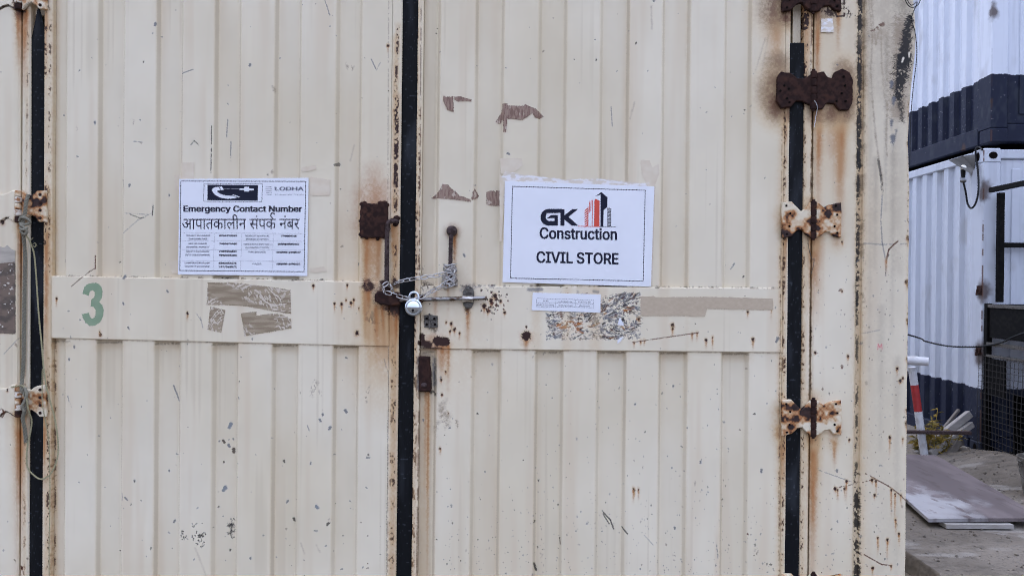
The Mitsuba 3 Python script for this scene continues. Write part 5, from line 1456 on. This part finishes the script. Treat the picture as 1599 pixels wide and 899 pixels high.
# lashing rings welded to the corner post
for (z, r) in ((1.458, .026), (.945, .026)):
    t_ = np.linspace(-.2, math.pi + .2, 14)
    obj('lashing_ring', tube([[CX - .012 - .018 * math.sin(a) ** 2, 4.885 + r * math.cos(a), z + .012 - r * 1.5 * math.sin(a)] for a in t_], .007, 8), 'rust', LC, smooth=50)
    obj('lashing_plate', bx(CX - .006, CX + .002, 4.855, 4.93, z - .03, z + .05, .003), 'rust', LC)

# flood lamp under a bent sheet shield with its looping cable
FL = thing('lamp', 'flood lamp under a bent sheet shield on the white container', 'lamp')
scene['lamp_sheet'] = pr(lambda p, n, uv: mix((.10, .097, .093), (.075, .072, .066), fbm(p.x * 20, p.y * 20, p.z * 20, 3)), .5, 0, .4)
scene['lamp_glass'] = pr((.72, .70, .62), .2, 0, .5)
a_, b_, c_, d_ = atx(1482, 250, 3.52), atx(1503, 243.5, CX - .003), atx(1522, 263, CX - .003), atx(1516, 271, 3.56)
g_ = atx(1524, 241, CX - .004)
nrm = np.cross(b_ - a_, d_ - a_); nrm /= np.linalg.norm(nrm)
qv = np.vstack([[a_, b_, c_, d_], np.array([a_, b_, c_, d_]) + nrm * .004])
obj('shield', tm(qv, [[0, 1, 2], [0, 2, 3], [4, 6, 5], [4, 7, 6], [0, 4, 5], [0, 5, 1], [1, 5, 6], [1, 6, 2], [2, 6, 7], [2, 7, 3], [3, 7, 4], [3, 4, 0]]), 'lamp_sheet', FL)
qv = np.array([b_, g_, c_, b_ + [-.004, 0, 0], g_ + [-.004, 0, 0], c_ + [-.004, 0, 0]])
obj('gusset', tm(qv, [[0, 1, 2], [3, 5, 4], [0, 3, 4], [0, 4, 1], [1, 4, 5], [1, 5, 2], [2, 5, 3], [2, 3, 0]]), 'lamp_sheet', FL)
lc = atx(1504, 262, 3.60)
m = trimesh.creation.icosphere(2, .026); m.vertices *= [1, 1, .9]; m.apply_translation(lc); obj('bulb', m, 'lamp_glass', FL, smooth=True)
obj('holder', tube([lc + [0, 0, -.015], lc + [.002, .002, -.05], lc + [.003, .003, -.085]], [.020, .018, .014], 12), 'cable', FL, smooth=50)
obj('collar', tube([lc + [.004, .003, -.105], lc + [.004, .003, -.118], lc + [.004, .003, -.128]], [.024, .026, .012], 14), 'zinc', FL, smooth=40)
obj('cable', tube(spline([lc + [.004, .003, -.12], atx(1508, 300, 3.63), atx(1511, 318, 3.65), atx(1517, 325, 3.66), atx(1524, 316, 3.68), atx(1528, 295, 3.70), atx(1527, 268, 3.725), atx(1524, 246, 3.73), atx(1524, 233, 3.725), atx(1529, 230, 3.74), atx(1534, 234, 3.735)], 8), .008, 8), 'cable', FL, smooth=60)

# ================================================================== CAGE AND FRAME
CG = thing('cage', 'black steel cage of welded wire mesh against the white container end', 'cage')
KX, KY0, KY1 = 3.74, 3.22, 4.815
for (x, y) in ((KX, KY1), (KX, KY0), (5.6, KY0), (5.6, KY1)):
    obj('post', bx(x, x + .045, y - .045, y, .08, 1.36, .003), 'black_steel', CG)
obj('top_rail', bx(KX, KX + .04, KY0, KY1 - .046, 2.285, 2.325, .003), 'black_steel', CG)
obj('post', bx(KX, KX + .045, KY0, KY0 + .045, 1.37, 2.36, .003), 'black_steel', CG)
obj('middle_rail', bx(KX + .10, 5.6, KY1 - .02, KY1 + .015, 1.83, 1.87, .003), 'black_steel', CG)
obj('front_post', bx(KX + .085, KX + .135, KY1 - .05, KY1 - .01, 1.37, 2.285, .003), 'black_steel', CG)
obj('canopy', bx(KX + .012, 5.62, KY0 - .01, KY1 - .06, 1.075, 1.355, .004), 'black_steel', CG, label='deep black sheet box over the mesh')
obj('canopy_edge', bx(KX - .004, KX + .010, KY0 - .01, KY1 - .06, 1.325, 1.352, .002), 'zinc', CG)
obj('angle_rail', bx(KX - .006, KX + .03, KY0, KY1 - .046, 1.008, 1.036, .002), 'zinc', CG)
obj('angle_rail', bx(KX - .006, KX + .03, KY0, KY1 - .046, .915, .935, .002), 'zinc', CG)
obj('bottom_rail', bx(KX, KX + .03, KY0, KY1 - .046, .09, .12, .002), 'black_steel', CG)
obj('dark_panel', bx(KX + .004, KX + .016, KY1 - .30, KY1 - .05, .60, .905, .002), 'black_steel', CG)
obj('floor_plate', bx(KX + .05, 5.6, KY0, KY1, .102, .11), 'black_steel', CG)
obj('shade_sheet', bx(KX + .22, KX + .23, KY0 + .05, KY1 - .05, .12, .60, .002), 'black_steel', CG)  # added black sheet, stands for the shade inside the cage
scene['mesh_wire'] = pr((.045, .042, .04), .6, .2, .2)
bow = lambda y: .010 * math.sin(y * 7)
for i in range(16):
    z = .135 + i * .052
    obj('mesh_wire', tube([[KX - .008 + bow(y) * .6, y, z + .006 * math.sin(y * 5 + i)] for y in np.linspace(KY0, KY1 + .06, 9)], .0022, 5), 'mesh_wire', CG)
for i in range(32):
    y = KY1 + .06 - i * .052
    obj('mesh_wire', tube([[KX - .012 + bow(y) * .6 + .004 * math.sin(z * 9), y + .006 * math.sin(z * 6 + i), z] for z in np.linspace(.11, .93, 6)], .0022, 5), 'mesh_wire', CG)
for i in range(16):
    z = .135 + i * .052
    obj('mesh_wire', tube([[x, KY0 - .012, z] for x in np.linspace(KX, 5.6, 4)], .0022, 5), 'mesh_wire', CG)
for i in range(35):
    x = KX + .04 + i * .052
    obj('mesh_wire', tube([[x, KY0 - .008, z] for z in (.11, .93)], .0022, 5), 'mesh_wire', CG)

whole('hanging_cable', tube(spline([[XR - .004, 5.98, 1.72], [2.3, 5.9, 1.36], at(1415, 521.5, 5.75), at(1445, 532.5, 5.5), at(1480, 540, 5.2), atx(1515, 541.5, 3.66), atx(1537, 540, 3.72), atx(1565, 534, 3.72), atx(1599, 520, 3.72), [3.72, 3.30, 1.37]], 10), .0075, 8), 'cable', 'black cable sagging between the cream container and the mesh cage', 'cable', smooth=60)

# ================================================================== THINGS IN THE PASSAGE
scene['pvc'] = pr(lambda p, n, uv: mix((.55, .56, .59), (.36, .34, .32), .7 * ss(.5, .75, fbm(p.x * 16, p.y * 16, p.z * 16, 3))), .45, 0, .4)
scene['pipe_red'] = pr(lambda p, n, uv: mix((.42, .028, .03), (.26, .03, .03), fbm(p.x * 30, p.y * 30, p.z * 30, 3)), .5)
P0, P1 = at(1443.5, 711, 4.7), at(1424, 573, 4.72)
BP = thing('barricade_pole', 'leaning white pole with a red band behind the cream container', 'pole')


def on(t):
    return P0 + (P1 - P0) * t


for (a, b, mat, nm) in ((0, .50, 'pvc', 'white_section'), (.50, .80, 'pipe_red', 'red_section'), (.80, 1, 'pvc', 'white_section')):
    obj(nm, tube([on(a), on((a + b) / 2), on(b)], .031, 16), mat, BP, smooth=50)
q0_, q1_ = at(1440, 563, 4.62) - np.array([.42, -.22, -.01]), at(1450.5, 564.5, 4.58)
ax_ = (q1_ - q0_) / np.linalg.norm(q1_ - q0_)
PP = thing('pipe', 'short white plastic pipe with an open end above the striped pole', 'pipe')
m = tube([q0_, (q0_ + q1_) / 2, q1_], .035, 22, caps=False)
mi_ = tube([q0_, (q0_ + q1_) / 2, q1_], .030, 22, caps=False); mi_.invert()
ring_o, ring_i = m.vertices[-22:], mi_.vertices[-22:]
k = np.arange(22)
rim = tm(np.vstack([ring_o, ring_i]), np.vstack([np.c_[k, (k + 1) % 22, 22 + (k + 1) % 22], np.c_[k, 22 + (k + 1) % 22, 22 + k]]))
obj('wall', cat([m, rim]), 'pvc', PP, smooth=40)
obj('bore', mi_, 'pvc', PP, smooth=40)
obj('socket_ring', tube([q1_ - ax_ * .13, q1_ - ax_ * .125, q1_ - ax_ * .085, q1_ - ax_ * .08], [.0355, .038, .038, .0355], 22, caps=False), 'pvc', PP, smooth=30)

AR = thing('rail', 'low rusty angle iron rail in front of the planks and weeds', 'rail')
ra, rb = at(1517, 677, 4.60), at(1517, 677, 4.60) * 1.0
ra = np.array([2.55, 4.60, rb[2] + .01])
obj('flange', bx(ra[0], rb[0], 4.595, 4.60, rb[2] - .008, rb[2] + .018, .001), 'rod_rust', AR)
obj('flange', bx(ra[0], rb[0], 4.60, 4.640, rb[2] + .013, rb[2] + .018, .001), 'rod_rust', AR)
for x in (ra[0] + .03, ra[0] + .42):
    obj('leg', bx(x - .018, x + .018, 4.602, 4.636, .07, rb[2] + .012, .002), 'rod_rust', AR)

scene['timber'] = pr(lambda p, n, uv: mix((.12, .105, .092), (.20, .18, .16), fbm(p.x * 25, p.y * 60, p.z * 60, 3)), .8, 0, .2)
scene['timber_pale'] = pr(lambda p, n, uv: mix((.34, .325, .31), (.24, .22, .20), fbm(p.x * 25, p.y * 60, p.z * 60, 3)), .8, 0, .2)


def plank(p, q, w, t, mat, label):
    p, q = np.array(p), np.array(q)
    d = q - p; L = np.linalg.norm(d); d /= L
    s = np.cross(d, [0, 1, 0]); s /= np.linalg.norm(s)
    u = np.cross(s, d)
    m = bx(-L / 2, L / 2, -w / 2, w / 2, -t / 2, t / 2, .003)
    whole('plank', orient(m, [d, s, u], (p + q) / 2), mat, label, 'plank')


plank(at(1440, 710, 4.86), atx(1497, 639.5, 3.715), .022, .03, 'timber', 'thin dark plank leaning leftmost of the plank heap')
plank(at(1432, 710, 4.78), atx(1514, 645.5, 3.70), .060, .05, 'timber_pale', 'thick pale plank, topmost of the leaning plank heap')
plank(at(1452, 709, 4.70), atx(1517, 662.0, 3.70), .050, .05, 'timber_pale', 'short pale plank end below the thick one')
plank(at(1478, 717, 4.70), at(1496, 688, 4.74), .055, .05, 'timber', 'stub of dark plank standing under the rail')
plank(at(1440, 712, 4.90), at(1502, 690, 5.0), .05, .05, 'timber', 'brown plank lying low behind the weeds')

# weeds
scene['leaf'] = {'type': 'twosided', 'bsdf': {'type': 'principled', 'base_color': mikit.proc(lambda p, n, uv: mix((.13, .105, .022), (.34, .235, .05), ss(.3, .7, fbm(p.x * 24, p.y * 24, p.z * 24, 2)))), 'roughness': .6, 'specular': .3}}
WP = thing('weed', 'yellow green weed clump growing behind the striped pole', 'plant')
V, Fc = [], []
base = at(1460, 706, 4.82); base[2] = .09
stems = []
for s in range(20):
    b = base + np.array([rng.uniform(-.17, .20), rng.uniform(-.12, .10), 0])
    tip = b + np.array([rng.uniform(-.06, .08), rng.uniform(-.05, .05), rng.uniform(.12, .34) * (1.2 if abs(b[0] - base[0]) < .07 else .8)])
    pth = spline([b, (b + tip) / 2 + rng.uniform(-.01, .01, 3), tip], 4)
    stems.append(tube(pth, .0028, 5))
    for _ in range(34):
        t = rng.uniform(.1, 1)
        o = b + (tip - b) * t
        dirv = np.array([rng.normal(), rng.normal() * .8, rng.uniform(-.2, 1.1)]); dirv /= np.linalg.norm(dirv)
        L, wd = rng.uniform(.03, .075), rng.uniform(.005, .011)
        sd = np.cross(dirv, rng.normal(size=3)); sd /= np.linalg.norm(sd)
        k = len(V)
        V += [o, o + dirv * L * .5 + sd * wd, o + dirv * L + np.array([0, 0, -.012]), o + dirv * L * .5 - sd * wd]
        Fc += [[k, k + 1, k + 2], [k, k + 2, k + 3]]
obj('foliage', tm(V, Fc), 'leaf', WP)
obj('stem', cat(stems), 'leaf', WP)

# board on the slab
def ply_color(p, n, uv):
    v = fbm(p.x * 6, p.y * 2.2, 0, 3)
    c = mix((.098, .080, .080), (.142, .118, .118), ss(.3, .7, v))
    c = mix(c, (.066, .054, .050), .5 * ss(.55, .75, fbm(p.x * 40, p.y * 9, p.z * 60, 3)))
    # dried white cement slurry near the front left
    d = dr.sqrt(dr.square((p.x - 2.36) * 1.1) + dr.square((p.y - 2.98) * .9))
    s = ss(.52, .12, d + .55 * (fbm(p.x * 7, p.y * 7, 0, 4) - .5)) * ss(.30, .62, fbm(p.x * 22, p.y * 11, 0, 3) + .25 * ss(.4, .1, d))
    return mix(c, (.33, .33, .34), .75 * s)


scene['board'] = pr(ply_color, .7, 0, .25, bump=lambda p, n, uv: .0015 * fbm(p.x * 60, p.y * 30, 0, 3), eps=1e-3)
bq = Polygon([(2.262, 2.685), (2.93, 2.715), (3.175, 4.45), (2.52, 4.43)])
m = trimesh.creation.extrude_polygon(bq.segmentize(.05), .020, engine='earcut')
m.apply_translation([0, 0, .137])
m.vertices[:, 2] += .004 * np.sin(m.vertices[:, 1] * 2.4) + .003 * np.sin(m.vertices[:, 0] * 5)
whole('plywood_board', m, 'board', 'mauve brown plywood board with white cement dust on the slab', 'board')
m = trimesh.creation.extrude_polygon(Polygon([(2.352, 2.66), (2.74, 2.675), (2.738, 2.76), (2.35, 2.745)]), .024, engine='earcut'); m.apply_translation([0, 0, .107])
whole('support_plank', m, 'timber_pale', 'short pale plank propping the front of the plywood board', 'plank')

# bucket
scene['bucket_metal'] = pr(lambda p, n, uv: mix((.26, .25, .22), (.15, .135, .115), ss(.35, .7, fbm(p.x * 18, p.y * 18, p.z * 22, 3))), .5, .55, .4)
BK = thing('bucket', 'dusty metal bucket at the right edge beside the mesh cage', 'bucket')
bc = np.array([3.345, 3.40, .112])
m = trimesh.creation.revolve(np.array([[0, 0], [.098, 0], [.102, .004], [.138, .245], [.143, .250], [.143, .257], [.136, .257], [.133, .245], [.098, .012], [0, .012]]), sections=40)
m.apply_translation(bc)
if m.volume < 0:
    m.invert()
obj('pail', m, 'bucket_metal', BK, smooth=30)
obj('band', tube([bc + [0, 0, .195], bc + [0, 0, .199], bc + [0, 0, .206], bc + [0, 0, .210]], [.1315, .135, .136, .1335], 40, caps=False), 'bucket_metal', BK, smooth=40)
hp = [bc + [-.140 - .004 * math.sin(t * math.pi) - .012 * math.sin(t * math.pi), -.02 - .02 * t, .215 - .09 * math.sin(t * math.pi / 2) * 1.0] for t in np.linspace(0, 1, 6)]
obj('bail', tube(spline([bc + [-.139, .0, .215], bc + [-.150, -.01, .18], bc + [-.148, -.03, .14], bc + [-.130, -.07, .125], bc + [-.08, -.125, .12], bc + [0, -.142, .118], bc + [.08, -.125, .12], bc + [.130, -.07, .13], bc + [.150, -.01, .18], bc + [.139, 0, .215]], 6), .0035, 8), 'zinc', BK, smooth=50)
for s in (-1, 1):
    obj('ear', bx(bc[0] + s * .139 - .006, bc[0] + s * .139 + .006, bc[1] - .018, bc[1] + .018, bc[2] + .195, bc[2] + .235, .003), 'zinc', BK)

# loose grit on the slab
gv, gf = [], []
ico = trimesh.creation.icosphere(0, 1.0)
for _ in range(1700):
    x, y = rng.uniform(2.0, 3.7), rng.uniform(1.2, 5.0)
    if bq.buffer(.02).contains(Point(x, y)):
        continue
    r = .002 + rng.gamma(1.2, .0024)
    z = PAD + float(ground_h(np.array([x]), np.array([y]))[0]) + r * .3
    v = ico.vertices * r * rng.uniform(.6, 1.2, 3) + [x, y, z]
    gf.append(ico.faces + 12 * len(gv)); gv.append(v)
obj('grit', tm(np.vstack(gv), np.vstack(gf)), 'concrete')
labels['grit'] = {'label': 'loose grit and small stones on the slab', 'category': 'gravel', 'kind': 'stuff'}
labels = {k: v for k, v in labels.items() if v}
